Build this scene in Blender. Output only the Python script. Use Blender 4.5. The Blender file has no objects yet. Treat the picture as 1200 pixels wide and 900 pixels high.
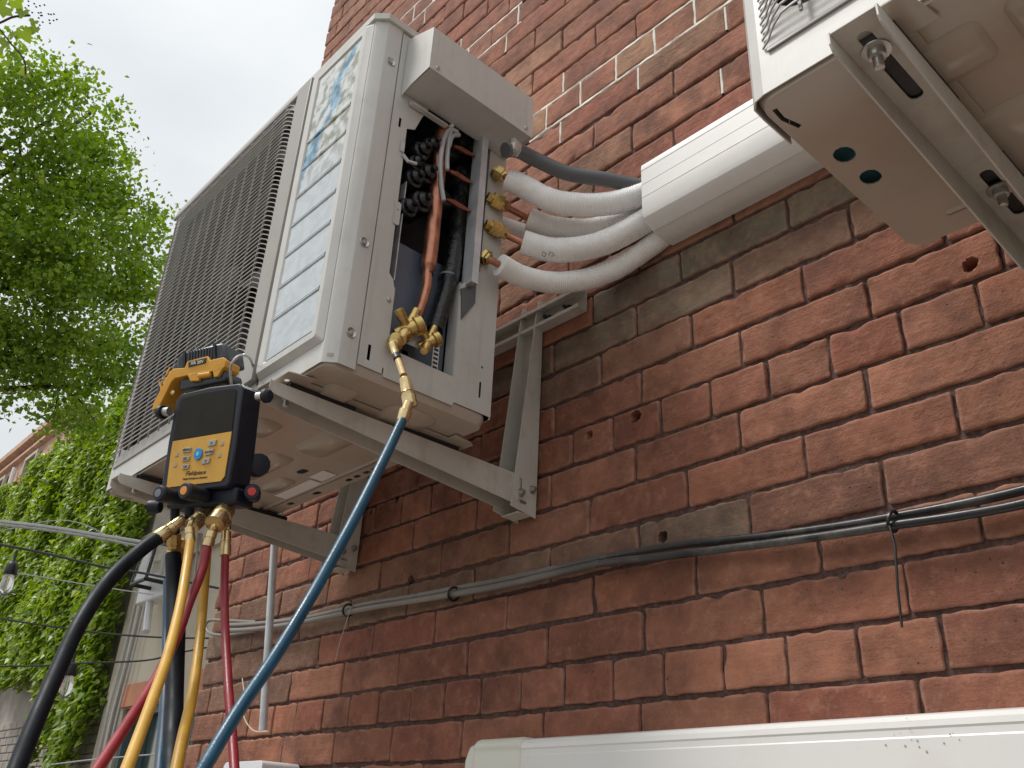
import bpy, bmesh, math, random
import numpy as np
from mathutils import Vector, Matrix, noise
from mathutils.geometry import tessellate_polygon
random.seed(7); np.random.seed(7)
C = bpy.context.scene.collection
SC = bpy.context.scene
# ---------------------------------------------------------------- camera
# origin = camera, X runs along the brick wall, Y goes into the wall, Z up (metres); ground is 1.6 m below
CAM = ((0.67816, 0.73348, 0.04582), (-0.30688, 0.33928, -0.88922), (-0.66778, 0.58897, 0.45518))
FPX = 1056.56
cd = bpy.data.cameras.new("camera"); cam = bpy.data.objects.new("camera", cd); C.objects.link(cam)
cd.sensor_width = 36; cd.lens = 36*FPX/1200; cd.clip_start = .02; cd.clip_end = 600
R, Dn, F = [Vector(v) for v in CAM]
mw = Matrix((R, -Dn, -F)).transposed().to_4x4(); cam.matrix_world = mw
SC.camera = cam
SC.render.resolution_x = 1024; SC.render.resolution_y = 768
# ---------------------------------------------------------------- light
SUN_EL, SUN_AZ = math.radians(58), math.radians(215)    # azimuth clockwise from +Y
W = bpy.data.worlds.new("World"); SC.world = W; W.use_nodes = True
nt = W.node_tree; nt.nodes.clear()
out = nt.nodes.new('ShaderNodeOutputWorld'); bg = nt.nodes.new('ShaderNodeBackground'); bg.inputs[1].default_value = .1
sky = nt.nodes.new('ShaderNodeTexSky'); sky.sky_type = 'NISHITA'; sky.sun_disc = False
sky.sun_elevation = SUN_EL; sky.sun_rotation = SUN_AZ
tc = nt.nodes.new('ShaderNodeTexCoord'); nz = nt.nodes.new('ShaderNodeTexNoise')
nz.inputs['Scale'].default_value = 2.2; nz.inputs['Detail'].default_value = 5; nz.inputs['Roughness'].default_value = .45
mp = nt.nodes.new('ShaderNodeMapping'); mp.inputs['Scale'].default_value = (1, 1, 2.2)
rp = nt.nodes.new('ShaderNodeValToRGB')
rp.color_ramp.elements[0].position = .3; rp.color_ramp.elements[0].color = (.66, .69, .71, 1)
rp.color_ramp.elements[1].position = .72; rp.color_ramp.elements[1].color = (.93, .94, .93, 1)
sc_ = nt.nodes.new('ShaderNodeVectorMath'); sc_.operation = 'SCALE'; sc_.inputs['Scale'].default_value = 8.6
mx = nt.nodes.new('ShaderNodeMixRGB'); mx.inputs[0].default_value = .92
L = nt.links.new
L(tc.outputs['Generated'], mp.inputs[0]); L(mp.outputs[0], nz.inputs['Vector']); L(nz.outputs[0], rp.inputs[0])
sx = nt.nodes.new('ShaderNodeSeparateXYZ'); L(tc.outputs['Generated'], sx.inputs[0])
zr = nt.nodes.new('ShaderNodeMapRange'); zr.inputs[1].default_value = 0; zr.inputs[2].default_value = 1; zr.inputs[3].default_value = 6.2; zr.inputs[4].default_value = 9.9
L(sx.outputs['Z'], zr.inputs[0]); L(zr.outputs[0], sc_.inputs['Scale'])
L(rp.outputs[0], sc_.inputs[0]); L(sky.outputs[0], mx.inputs[1]); L(sc_.outputs[0], mx.inputs[2])
L(mx.outputs[0], bg.inputs[0]); L(bg.outputs[0], out.inputs[0])
sd = bpy.data.lights.new("sun", 'SUN'); sd.energy = 1.8; sd.angle = math.radians(16); sd.color = (1, .97, .92)
sun = bpy.data.objects.new("sun", sd); C.objects.link(sun)
sdir = Vector((math.sin(SUN_AZ)*math.cos(SUN_EL), math.cos(SUN_AZ)*math.cos(SUN_EL), math.sin(SUN_EL)))
sun.rotation_euler = sdir.to_track_quat('Z', 'Y').to_euler()
SC.view_settings.view_transform = 'Standard'; SC.view_settings.look = 'None'
SC.view_settings.exposure = 0.5; SC.view_settings.gamma = 1
SC.render.engine = 'CYCLES'

# ---------------------------------------------------------------- survey helpers (photo measurements -> metres)
def ray(px, py):
    return R*(px-600) + Dn*(py-450) + F*FPX
def aX(px, py, X): d = ray(px, py); return d*(X/d.x)
def aY(px, py, Y): d = ray(px, py); return d*(Y/d.y)
def aZ(px, py, Z): d = ray(px, py); return d*(Z/d.z)
def aD(px, py, dep): return ray(px, py)*(dep/FPX)
def proj(p):
    p = Vector(p); z = p.dot(F); return p.dot(R)/z*FPX+600, p.dot(Dn)/z*FPX+450, z

# ---------------------------------------------------------------- object helpers
def tag(o, label=None, cat=None, group=None, kind=None):
    if label: o['label'] = label
    if cat: o['category'] = cat
    if group: o['group'] = group
    if kind: o['kind'] = kind
    return o
def empty(name, loc=(0, 0, 0), label=None, cat=None, group=None):
    o = bpy.data.objects.new(name, None); C.objects.link(o); o.location = loc; o.empty_display_size = .05
    return tag(o, label, cat, group)
def children(o): return [c for c in bpy.data.objects if c.parent == o]
def copy_tree(o, parent=None, dx=Vector((0, 0, 0))):
    c = o.copy(); C.objects.link(c); c.parent = parent
    if parent is None: c.location = o.location + dx
    for ch in children(o): copy_tree(ch, c)
    return c
class MB:
    def __init__(s): s.v = []; s.f = []; s.m = []; s.col = []
    def add(s, vs, fs, mi=0):
        n = len(s.v); s.v += [tuple(v) for v in vs]; s.f += [tuple(i+n for i in f) for f in fs]; s.m += [mi]*len(fs); return s
    def box(s, lo, hi, mi=0):
        (a, b, c), (d, e, f) = lo, hi
        a, d = min(a, d), max(a, d); b, e = min(b, e), max(b, e); c, f = min(c, f), max(c, f)
        return s.add([(a,b,c),(d,b,c),(d,e,c),(a,e,c),(a,b,f),(d,b,f),(d,e,f),(a,e,f)],
                     [(0,3,2,1),(4,5,6,7),(0,1,5,4),(1,2,6,5),(2,3,7,6),(3,0,4,7)], mi)
    def obox(s, c, ax, ay, az, mi=0):      # centre and three half-axis vectors
        c = Vector(c); ax, ay, az = Vector(ax), Vector(ay), Vector(az)
        vs = [c+ax*i+ay*j+az*k for k in (-1, 1) for (i, j) in ((-1,-1),(1,-1),(1,1),(-1,1))]
        return s.add(vs, [(0,3,2,1),(4,5,6,7),(0,1,5,4),(1,2,6,5),(2,3,7,6),(3,0,4,7)], mi)
    def tube(s, path, r, seg=12, cap=True, mi=0, rf=None):
        P = [Vector(p) for p in path]; n = len(P)
        T = [(P[min(i+1, n-1)]-P[max(i-1, 0)]).normalized() for i in range(n)]
        up = Vector((0, 0, 1)) if abs(T[0].z) < .9 else Vector((1, 0, 0))
        N = (up - T[0]*up.dot(T[0])).normalized(); vs = []; fs = []
        for i in range(n):
            N = (N - T[i]*N.dot(T[i])).normalized(); B = T[i].cross(N)
            rr = rf(i) if rf else (r[i] if isinstance(r, (list, tuple)) else r)
            for k in range(seg):
                a = 2*math.pi*k/seg; vs.append(P[i]+(N*math.cos(a)+B*math.sin(a))*rr)
        for i in range(n-1):
            for k in range(seg):
                k2 = (k+1) % seg; fs.append((i*seg+k, i*seg+k2, (i+1)*seg+k2, (i+1)*seg+k))
        if cap: fs.append(tuple(reversed(range(seg)))); fs.append(tuple(range((n-1)*seg, n*seg)))
        return s.add(vs, fs, mi)
    def lathe(s, c, axis, prof, seg=16, mi=0):     # prof = [(distance along axis, radius)]
        c = Vector(c); a = Vector(axis).normalized(); pts = [c+a*d for d, r in prof]
        up = Vector((0, 0, 1)) if abs(a.z) < .9 else Vector((1, 0, 0))
        N = (up-a*up.dot(a)).normalized(); B = a.cross(N); vs = []; fs = []; n = len(prof)
        for p, (d, r) in zip(pts, prof):
            for k in range(seg):
                t = 2*math.pi*k/seg; vs.append(p+(N*math.cos(t)+B*math.sin(t))*max(r, 1e-5))
        for i in range(n-1):
            for k in range(seg):
                k2 = (k+1) % seg; fs.append((i*seg+k, i*seg+k2, (i+1)*seg+k2, (i+1)*seg+k))
        fs.append(tuple(reversed(range(seg)))); fs.append(tuple(range((n-1)*seg, n*seg)))
        return s.add(vs, fs, mi)
    def plate(s, outer, holes, fn, w0, w1, mi=0):  # polygon (u,v) with holes, extruded from w0 to w1; fn(u,v,w)->xyz
        loops = [list(outer)]+[list(h) for h in holes]
        flat = [p for l in loops for p in l]
        tris = tessellate_polygon([[Vector((p[0], p[1], 0)) for p in l] for l in loops])
        n = len(flat); vs = [fn(p[0], p[1], w0) for p in flat]+[fn(p[0], p[1], w1) for p in flat]; fs = []
        for t in tris: fs.append(tuple(t)); fs.append(tuple(n+i for i in reversed(t)))
        b = 0
        for l in loops:
            m = len(l)
            for i in range(m):
                j = (i+1) % m; fs.append((b+i, b+j, n+b+j, n+b+i))
            b += m
        return s.add(vs, fs, mi)
    def build(s, name, mat, parent=None, smooth=40, bevel=0, seg=2, fix=True):
        me = bpy.data.meshes.new(name); me.from_pydata(s.v, [], s.f)
        mats = mat if isinstance(mat, (list, tuple)) else [mat]
        for m_ in mats: me.materials.append(m_)
        if len(mats) > 1: me.polygons.foreach_set('material_index', s.m)
        if fix:
            bm = bmesh.new(); bm.from_mesh(me); bmesh.ops.recalc_face_normals(bm, faces=bm.faces); bm.to_mesh(me); bm.free()
        if smooth:
            me.polygons.foreach_set('use_smooth', [True]*len(me.polygons)); me.set_sharp_from_angle(angle=math.radians(smooth))
        o = bpy.data.objects.new(name, me); C.objects.link(o)
        if parent is not None:
            o.parent = parent
            p = parent; off = Vector((0, 0, 0))
            while p is not None: off += p.location; p = p.parent
            o.location = -off
        if bevel:
            b = o.modifiers.new('b', 'BEVEL'); b.width = bevel; b.segments = seg; b.limit_method = 'ANGLE'; b.angle_limit = math.radians(50)
        return o
def smooth_path(P, n=8):
    P = [Vector(p) for p in P]; Q = [P[0]*2-P[1]]+P+[P[-1]*2-P[-2]]; o = []
    for i in range(1, len(Q)-2):
        for k in range(n):
            t = k/n; a, b, c, d = Q[i-1], Q[i], Q[i+1], Q[i+2]
            o.append(.5*((2*b)+(-a+c)*t+(2*a-5*b+4*c-d)*t*t+(-a+3*b-3*c+d)*t**3))
    o.append(P[-1]); return o
def circ(cx, cy, rx, ry=None, n=14):
    ry = rx if ry is None else ry
    return [(cx+rx*math.cos(2*math.pi*k/n), cy+ry*math.sin(2*math.pi*k/n)) for k in range(n)]
def slot(cx, cy, hx, hy, n=5):           # stadium, long axis = larger half size
    r = min(hx, hy); pts = []
    if hx >= hy:
        for k in range(n+1): a = -math.pi/2+math.pi*k/n; pts.append((cx+hx-r+r*math.cos(a), cy+r*math.sin(a)))
        for k in range(n+1): a = math.pi/2+math.pi*k/n; pts.append((cx-hx+r+r*math.cos(a), cy+r*math.sin(a)))
    else:
        for k in range(n+1): a = math.pi*k/n; pts.append((cx+r*math.cos(a), cy+hy-r+r*math.sin(a)))
        for k in range(n+1): a = math.pi+math.pi*k/n; pts.append((cx+r*math.cos(a), cy-hy+r+r*math.sin(a)))
    return pts
def rrect(x0, y0, x1, y1, r, n=4):
    o = []
    for (cx, cy, a0) in ((x1-r, y0+r, -90), (x1-r, y1-r, 0), (x0+r, y1-r, 90), (x0+r, y0+r, 180)):
        for k in range(n+1):
            a = math.radians(a0+90*k/n); o.append((cx+r*math.cos(a), cy+r*math.sin(a)))
    return o
XY = lambda u, v, w: (u, v, w)
XZ = lambda u, v, w: (u, w, v)
YZ = lambda u, v, w: (w, u, v)

# ---------------------------------------------------------------- materials
def mat(name, col, rough=.5, metal=0, var=.12, vscale=6, bump=0, bscale=200, dirt=None, dscale=4, damt=.3, spec=.5, coat=0, trans=0, rvar=.1, streak=0):
    m = bpy.data.materials.new(name); m.use_nodes = True; t = m.node_tree; b = t.nodes['Principled BSDF']
    b.inputs['Roughness'].default_value = rough; b.inputs['Metallic'].default_value = metal
    b.inputs['Specular IOR Level'].default_value = spec
    if coat: b.inputs['Coat Weight'].default_value = coat; b.inputs['Coat Roughness'].default_value = .08
    if trans: b.inputs['Transmission Weight'].default_value = trans
    g = t.nodes.new('ShaderNodeNewGeometry')
    n = t.nodes.new('ShaderNodeTexNoise'); n.inputs['Scale'].default_value = vscale; n.inputs['Detail'].default_value = 6
    t.links.new(g.outputs['Position'], n.inputs['Vector'])
    r = t.nodes.new('ShaderNodeMapRange'); r.inputs[1].default_value = .3; r.inputs[2].default_value = .7
    r.inputs[3].default_value = 1-var; r.inputs[4].default_value = 1+var; t.links.new(n.outputs[0], r.inputs[0])
    v = t.nodes.new('ShaderNodeVectorMath'); v.operation = 'SCALE'; v.inputs[0].default_value = col; t.links.new(r.outputs[0], v.inputs['Scale'])
    last = v.outputs[0]
    rr = t.nodes.new('ShaderNodeMapRange'); rr.inputs[1].default_value = .3; rr.inputs[2].default_value = .7
    rr.inputs[3].default_value = max(0, rough-rvar); rr.inputs[4].default_value = min(1, rough+rvar)
    t.links.new(n.outputs[0], rr.inputs[0]); t.links.new(rr.outputs[0], b.inputs['Roughness'])
    if dirt:
        n2 = t.nodes.new('ShaderNodeTexNoise'); n2.inputs['Scale'].default_value = dscale; n2.inputs['Detail'].default_value = 9; n2.inputs['Roughness'].default_value = .65
        t.links.new(g.outputs['Position'], n2.inputs['Vector'])
        r2 = t.nodes.new('ShaderNodeMapRange'); r2.inputs[1].default_value = .5; r2.inputs[2].default_value = .72; r2.inputs[4].default_value = damt
        mm = t.nodes.new('ShaderNodeMixRGB'); mm.inputs[2].default_value = (*dirt, 1)
        t.links.new(n2.outputs[0], r2.inputs[0]); t.links.new(r2.outputs[0], mm.inputs[0]); t.links.new(last, mm.inputs[1]); last = mm.outputs[0]
    if streak:
        mp = t.nodes.new('ShaderNodeMapping'); mp.inputs['Scale'].default_value = (70, 70, 3.5); t.links.new(g.outputs['Position'], mp.inputs[0])
        n5 = t.nodes.new('ShaderNodeTexNoise'); n5.inputs['Scale'].default_value = 1; n5.inputs['Detail'].default_value = 7; n5.inputs['Roughness'].default_value = .6; t.links.new(mp.outputs[0], n5.inputs['Vector'])
        r5 = t.nodes.new('ShaderNodeMapRange'); r5.inputs[1].default_value = .54; r5.inputs[2].default_value = .75; r5.inputs[4].default_value = streak; t.links.new(n5.outputs[0], r5.inputs[0])
        m5 = t.nodes.new('ShaderNodeMixRGB'); m5.inputs[2].default_value = (*dirt, 1); t.links.new(r5.outputs[0], m5.inputs[0]); t.links.new(last, m5.inputs[1]); last = m5.outputs[0]
    t.links.new(last, b.inputs['Base Color'])
    if bump:
        n3 = t.nodes.new('ShaderNodeTexNoise'); n3.inputs['Scale'].default_value = bscale; n3.inputs['Detail'].default_value = 4
        t.links.new(g.outputs['Position'], n3.inputs['Vector'])
        bp = t.nodes.new('ShaderNodeBump'); bp.inputs['Strength'].default_value = bump; bp.inputs['Distance'].default_value = .002
        t.links.new(n3.outputs[0], bp.inputs['Height']); t.links.new(bp.outputs[0], b.inputs['Normal'])
    return m
M = {}
M['paint'] = mat('beige_paint', (.55, .54, .51), .36, 0, .05, 5, .05, 900, (.36, .34, .30), 18, .3, streak=.35)
M['grille'] = mat('grille_plastic', (.33, .31, .285), .42, 0, .06, 8, 0, 0, (.25, .22, .18), 9, .3)
M['pan'] = mat('pan_paint', (.45, .385, .32), .16, 0, .06, 5, .04, 500, (.3, .24, .18), 11, .25)
M['bracket'] = mat('bracket_paint', (.55, .53, .48), .4, 0, .07, 7, .08, 600, (.33, .26, .19), 16, .5, streak=.3)
M['galv'] = mat('galvanised_steel', (.62, .65, .68), .4, .45, .14, 30, .05, 400)
M['bluesteel'] = mat('blue_grey_plate', (.11, .14, .19), .4, .3, .1, 10)
M['blue_tint'] = mat('blue_tint', (.20, .50, .62), .2, .2, .1, 20)
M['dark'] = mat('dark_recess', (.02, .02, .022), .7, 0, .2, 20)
M['rubber'] = mat('black_rubber', (.012, .013, .015), .42, 0, .3, 40, .2, 300)
M['gloss_black'] = mat('glossy_black_wrap', (.008, .008, .010), .22, 0, .3, 60, .9, 160)
M['fin'] = mat('dark_fins', (.035, .033, .03), .6, 0, .2, 30)
M['copper'] = mat('copper_pipe', (.50, .225, .145), .38, .9, .3, 40, .1, 300, (.30, .10, .05), 30, .6)
M['copper_leaf'] = mat('copper_bracket', (.26, .09, .055), .5, .6, .3, 40, .1, 300)
M['brass'] = mat('brass', (.62, .45, .17), .28, .9, .2, 50, .05, 300, (.28, .18, .06), 40, .5)
M['brass_pale'] = mat('pale_brass', (.66, .51, .27), .27, .9, .15, 50, 0, 0, (.35, .27, .13), 40, .5)
M['steel'] = mat('bolt_steel', (.5, .5, .48), .35, .9, .2, 60)
M['pvc'] = mat('white_pvc', (.79, .78, .755), .34, 0, .03, 4, .03, 200, (.55, .5, .43), 8, .25)
M['cream'] = mat('cream_pvc', (.72, .71, .62), .4, 0, .03, 4, .03, 200)
M['foam'] = mat('white_foam', (.93, .92, .905), .5, 0, .05, 25, .6, 600, (.66, .6, .57), 22, .3)
M['conduit'] = mat('grey_conduit', (.10, .105, .11), .35, 0, .08, 10)
M['wire_grey'] = mat('grey_wire', (.45, .46, .47), .4, 0, .1, 20)
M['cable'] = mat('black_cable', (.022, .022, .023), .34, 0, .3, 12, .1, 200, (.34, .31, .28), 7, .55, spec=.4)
def cable_sheen():        # sky sheen painted into the jacket colour, paler towards the left
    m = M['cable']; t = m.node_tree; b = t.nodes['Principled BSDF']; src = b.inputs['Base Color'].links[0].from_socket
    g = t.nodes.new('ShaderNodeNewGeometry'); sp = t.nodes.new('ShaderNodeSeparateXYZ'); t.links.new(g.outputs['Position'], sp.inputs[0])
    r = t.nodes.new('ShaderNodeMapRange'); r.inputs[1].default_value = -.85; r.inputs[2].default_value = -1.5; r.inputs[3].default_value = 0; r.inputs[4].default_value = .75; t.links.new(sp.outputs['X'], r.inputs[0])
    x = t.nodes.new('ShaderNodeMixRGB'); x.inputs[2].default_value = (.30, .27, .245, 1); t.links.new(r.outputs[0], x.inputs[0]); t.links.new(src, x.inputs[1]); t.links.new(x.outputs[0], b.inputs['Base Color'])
cable_sheen()
M['far_cable'] = mat('far_black_cable', (.02, .02, .02), .5)
M['hose_blue'] = mat('blue_hose', (.007, .068, .125), .36, 0, .2, 30, .15, 500)
M['hose_navy'] = mat('navy_hose', (.008, .05, .1), .4, 0, .2, 30, .1, 500)
M['hose_yellow'] = mat('yellow_hose', (.62, .36, .06), .4, 0, .1, 30, .15, 500)
M['hose_ochre'] = mat('ochre_hose', (.50, .28, .03), .42, 0, .15, 30, .15, 500)
M['hose_red'] = mat('red_hose', (.27, .02, .03), .4, 0, .15, 30, .15, 500)
M['hose_black'] = mat('black_hose', (.004, .007, .012), .5, 0, .25, 30, .1, 500, (.03, .03, .035), 20, .4, spec=.22)
M['gauge'] = mat('navy_rubber_case', (.007, .011, .022), .5, 0, .2, 30, .1, 600)
M['gold'] = mat('gauge_face', (.66, .36, .05), .42, 0, .06, 60)
M['screen'] = mat('lcd_glass', (.022, .020, .015), .3, 0, .1, 20, spec=.15)
M['btn'] = mat('grey_button', (.38, .37, .33), .5, 0, .05, 50)
M['btn_blue'] = mat('blue_button', (.03, .26, .55), .35, 0, .05, 50)
M['btn_lblue'] = mat('light_blue_print', (.22, .55, .8), .4, 0, .05, 50)
M['ink'] = mat('black_print', (.02, .018, .015), .5, 0, 0, 10)
M['tool_yellow'] = mat('yellow_plastic', (.72, .36, .035), .42, 0, .08, 40, .05, 500)
M['batt'] = mat('battery_plastic', (.035, .042, .05), .38, 0, .2, 40, .1, 400)
M['white_print'] = mat('white_print', (.8, .8, .78), .5, 0, .02, 10)
M['red_cap'] = mat('red_cap', (.6, .04, .04), .35, 0, .1, 40)
M['orange_cap'] = mat('orange_cap', (.8, .30, .05), .4, 0, .1, 40)
M['grey_cap'] = mat('grey_cap', (.18, .2, .23), .4, 0, .1, 40)
M['twine'] = mat('cream_twine', (.6, .5, .38), .7, 0, .1, 40)
M['glass'] = mat('clear_glass', (.9, .92, .9), .05, 0, 0, 10, trans=.85)
M['window'] = mat('window_glass', (.05, .075, .075), .12, 0, .3, 4)
M['frame_teal'] = mat('teal_frame', (.10, .15, .15), .5, 0, .1, 8)
M['stucco'] = mat('beige_stucco', (.52, .47, .38), .85, 0, .12, 1.2, .3, 20, (.33, .28, .2), 1.5, .4)
M['terracotta'] = mat('terracotta_band', (.50, .22, .13), .8, 0, .12, 3)
M['stone_grey'] = mat('grey_brick', (.34, .31, .28), .85, 0, .2, 6, .3, 30)
M['pale_brick'] = mat('pale_far_brick', (.52, .34, .25), .85, 0, .2, 4, .3, 30)
M['bark'] = mat('bark', (.07, .05, .035), .9, 0, .3, 10, .5, 40)
M['ground'] = mat('concrete_ground', (.20, .175, .15), .9, 0, .2, 1.5, .3, 60)
M['white_metal'] = mat('white_lamp_body', (.72, .74, .76), .4, 0, .05, 8)

# glossy protective film on the front panel, with the washed blue print at its top
def film_mat():
    m = bpy.data.materials.new('glossy_film'); m.use_nodes = True; t = m.node_tree; b = t.nodes['Principled BSDF']
    g = t.nodes.new('ShaderNodeTexCoord'); sp = t.nodes.new('ShaderNodeSeparateXYZ'); t.links.new(g.outputs['Object'], sp.inputs[0])
    n = t.nodes.new('ShaderNodeTexNoise'); n.inputs['Scale'].default_value = 16; n.inputs['Detail'].default_value = 8; n.inputs['Roughness'].default_value = .6
    t.links.new(g.outputs['Object'], n.inputs['Vector'])
    # diagonal band of blue print: u = distance from the line through (x,z)
    def mth(op, a, b_):
        k = t.nodes.new('ShaderNodeMath'); k.operation = op
        for i, q in enumerate((a, b_)):
            if isinstance(q, (int, float)): k.inputs[i].default_value = q
            elif q is not None: t.links.new(q, k.inputs[i])
        return k.outputs[0]
    X, Z = sp.outputs['X'], sp.outputs['Z']
    line = mth('SUBTRACT', X, mth('ADD', mth('MULTIPLY', mth('SUBTRACT', Z, 1.21), .45), -1.315))
    line = mth('ADD', line, mth('MULTIPLY', mth('SUBTRACT', n.outputs[0], .5), .19))
    band = t.nodes.new('ShaderNodeMapRange'); band.inputs[1].default_value = .028; band.inputs[2].default_value = .012
    t.links.new(mth('ABSOLUTE', line, None), band.inputs[0])
    top = t.nodes.new('ShaderNodeMapRange'); top.inputs[1].default_value = 1.10; top.inputs[2].default_value = 1.16; t.links.new(Z, top.inputs[0])
    blue = mth('MULTIPLY', band.outputs[0], top.outputs[0])
    n2 = t.nodes.new('ShaderNodeTexNoise'); n2.inputs['Scale'].default_value = 38; n2.inputs['Detail'].default_value = 6; t.links.new(g.outputs['Object'], n2.inputs['Vector'])
    r2 = t.nodes.new('ShaderNodeValToRGB'); r2.color_ramp.elements[0].position = .42; r2.color_ramp.elements[0].color = (.24, .25, .18, 1)
    r2.color_ramp.elements[1].position = .56; r2.color_ramp.elements[1].color = (.58, .59, .57, 1); t.links.new(n2.outputs[0], r2.inputs[0])  # grey-green patches: reflections painted into the film colour
    r3 = t.nodes.new('ShaderNodeValToRGB'); r3.color_ramp.elements[0].position = .4; r3.color_ramp.elements[0].color = (.03, .14, .23, 1)
    r3.color_ramp.elements[1].position = .65; r3.color_ramp.elements[1].color = (.28, .50, .66, 1); t.links.new(n2.outputs[0], r3.inputs[0])
    top2 = t.nodes.new('ShaderNodeMapRange'); top2.inputs[1].default_value = 1.08; top2.inputs[2].default_value = 1.2; top2.inputs[3].default_value = .15; t.links.new(Z, top2.inputs[0])
    a = t.nodes.new('ShaderNodeMixRGB'); a.inputs[1].default_value = (.50, .535, .56, 1); t.links.new(top2.outputs[0], a.inputs[0]); t.links.new(r2.outputs[0], a.inputs[2])
    c = t.nodes.new('ShaderNodeMixRGB'); t.links.new(blue, c.inputs[0]); t.links.new(a.outputs[0], c.inputs[1]); t.links.new(r3.outputs[0], c.inputs[2])
    t.links.new(c.outputs[0], b.inputs['Base Color'])
    b.inputs['Roughness'].default_value = .13; b.inputs['Metallic'].default_value = .55
    n4 = t.nodes.new('ShaderNodeTexNoise'); n4.inputs['Scale'].default_value = 22; n4.inputs['Detail'].default_value = 3; t.links.new(g.outputs['Object'], n4.inputs['Vector'])
    bp = t.nodes.new('ShaderNodeBump'); bp.inputs['Strength'].default_value = .25; bp.inputs['Distance'].default_value = .008
    t.links.new(n4.outputs[0], bp.inputs['Height']); t.links.new(bp.outputs[0], b.inputs['Normal'])
    return m
M['film'] = film_mat()

def brick_mat():
    m = bpy.data.materials.new('old_brick'); m.use_nodes = True; t = m.node_tree; b = t.nodes['Principled BSDF']
    L = t.links.new
    at = t.nodes.new('ShaderNodeAttribute'); at.attribute_name = 'tone'
    g = t.nodes.new('ShaderNodeNewGeometry')
    def nz(s, d=6, ro=.6, vec=None):
        n = t.nodes.new('ShaderNodeTexNoise'); n.inputs['Scale'].default_value = s; n.inputs['Detail'].default_value = d; n.inputs['Roughness'].default_value = ro
        L(vec or g.outputs['Position'], n.inputs['Vector']); return n.outputs[0]
    def mr(s, a, b_, c, d):
        r = t.nodes.new('ShaderNodeMapRange'); r.inputs[1].default_value = a; r.inputs[2].default_value = b_; r.inputs[3].default_value = c; r.inputs[4].default_value = d; L(s, r.inputs[0]); return r.outputs[0]
    v = t.nodes.new('ShaderNodeVectorMath'); v.operation = 'SCALE'; L(at.outputs['Color'], v.inputs[0]); L(mr(nz(16, 8, .65), .3, .7, .72, 1.28), v.inputs['Scale'])
    a = t.nodes.new('ShaderNodeMixRGB'); L(mr(nz(48, 9, .75), .50, .70, 0, .65), a.inputs[0]); L(v.outputs[0], a.inputs[1]); a.inputs[2].default_value = (.42, .205, .14, 1)
    c = t.nodes.new('ShaderNodeMixRGB'); L(mr(nz(9, 9, .7), .47, .68, 0, .7), c.inputs[0]); L(a.outputs[0], c.inputs[1]); c.inputs[2].default_value = (.11, .05, .036, 1)
    # streaky drag marks along the brick and small pits
    mp = t.nodes.new('ShaderNodeMapping'); mp.inputs['Scale'].default_value = (12, 40, 110); L(g.outputs['Position'], mp.inputs[0])
    st = nz(1, 4, .6, mp.outputs[0])
    e = t.nodes.new('ShaderNodeMixRGB'); L(mr(st, .55, .8, 0, .3), e.inputs[0]); L(c.outputs[0], e.inputs[1]); e.inputs[2].default_value = (.2, .085, .06, 1)
    vo = t.nodes.new('ShaderNodeTexVoronoi'); vo.inputs['Scale'].default_value = 75; L(g.outputs['Position'], vo.inputs['Vector'])
    pit = mr(vo.outputs['Distance'], .04, .13, 1, 0)
    pm = t.nodes.new('ShaderNodeMath'); pm.operation = 'MULTIPLY'; L(pit, pm.inputs[0]); L(mr(nz(9), .5, .6, 0, 1), pm.inputs[1])
    h = t.nodes.new('ShaderNodeMixRGB'); L(pm.outputs[0], h.inputs[0]); L(e.outputs[0], h.inputs[1]); h.inputs[2].default_value = (.05, .025, .02, 1)
    # pale specks of lime
    vo2 = t.nodes.new('ShaderNodeTexVoronoi'); vo2.inputs['Scale'].default_value = 33; L(g.outputs['Position'], vo2.inputs['Vector'])
    sp = t.nodes.new('ShaderNodeMath'); sp.operation = 'MULTIPLY'; L(mr(vo2.outputs['Distance'], .03, .07, 1, 0), sp.inputs[0]); L(mr(nz(7), .58, .64, 0, .8), sp.inputs[1])
    k = t.nodes.new('ShaderNodeMixRGB'); L(sp.outputs[0], k.inputs[0]); L(h.outputs[0], k.inputs[1]); k.inputs[2].default_value = (.6, .52, .45, 1)
    pt = mr(g.outputs['Pointiness'], .515, .56, 0, .45); pn = t.nodes.new('ShaderNodeMath'); pn.operation = 'MULTIPLY'; L(pt, pn.inputs[0]); L(mr(nz(30, 6), .4, .6, .2, 1.2), pn.inputs[1])
    kk = t.nodes.new('ShaderNodeMixRGB'); L(pn.outputs[0], kk.inputs[0]); L(k.outputs[0], kk.inputs[1]); kk.inputs[2].default_value = (.48, .27, .20, 1); k = kk
    L(k.outputs[0], b.inputs['Base Color']); b.inputs['Roughness'].default_value = .82; b.inputs['Specular IOR Level'].default_value = .3
    # relief
    ad = t.nodes.new('ShaderNodeMath'); ad.operation = 'ADD'; L(nz(260, 5, .7), ad.inputs[0]); L(st, ad.inputs[1])
    ad2 = t.nodes.new('ShaderNodeMath'); ad2.operation = 'SUBTRACT'; L(ad.outputs[0], ad2.inputs[0]); L(pm.outputs[0], ad2.inputs[1])
    bp = t.nodes.new('ShaderNodeBump'); bp.inputs['Strength'].default_value = .75; bp.inputs['Distance'].default_value = .0024
    L(ad2.outputs[0], bp.inputs['Height'])
    bp2 = t.nodes.new('ShaderNodeBump'); bp2.inputs['Strength'].default_value = .6; bp2.inputs['Distance'].default_value = .006; L(nz(38, 4), bp2.inputs['Height']); L(bp.outputs[0], bp2.inputs['Normal'])
    L(bp2.outputs[0], b.inputs['Normal'])
    return m
M['brick'] = brick_mat()
M['mortar'] = mat('dark_mortar', (.085, .047, .038), .95, 0, .45, 90, 1, 330, (.22, .14, .12), 120, .5)
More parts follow.
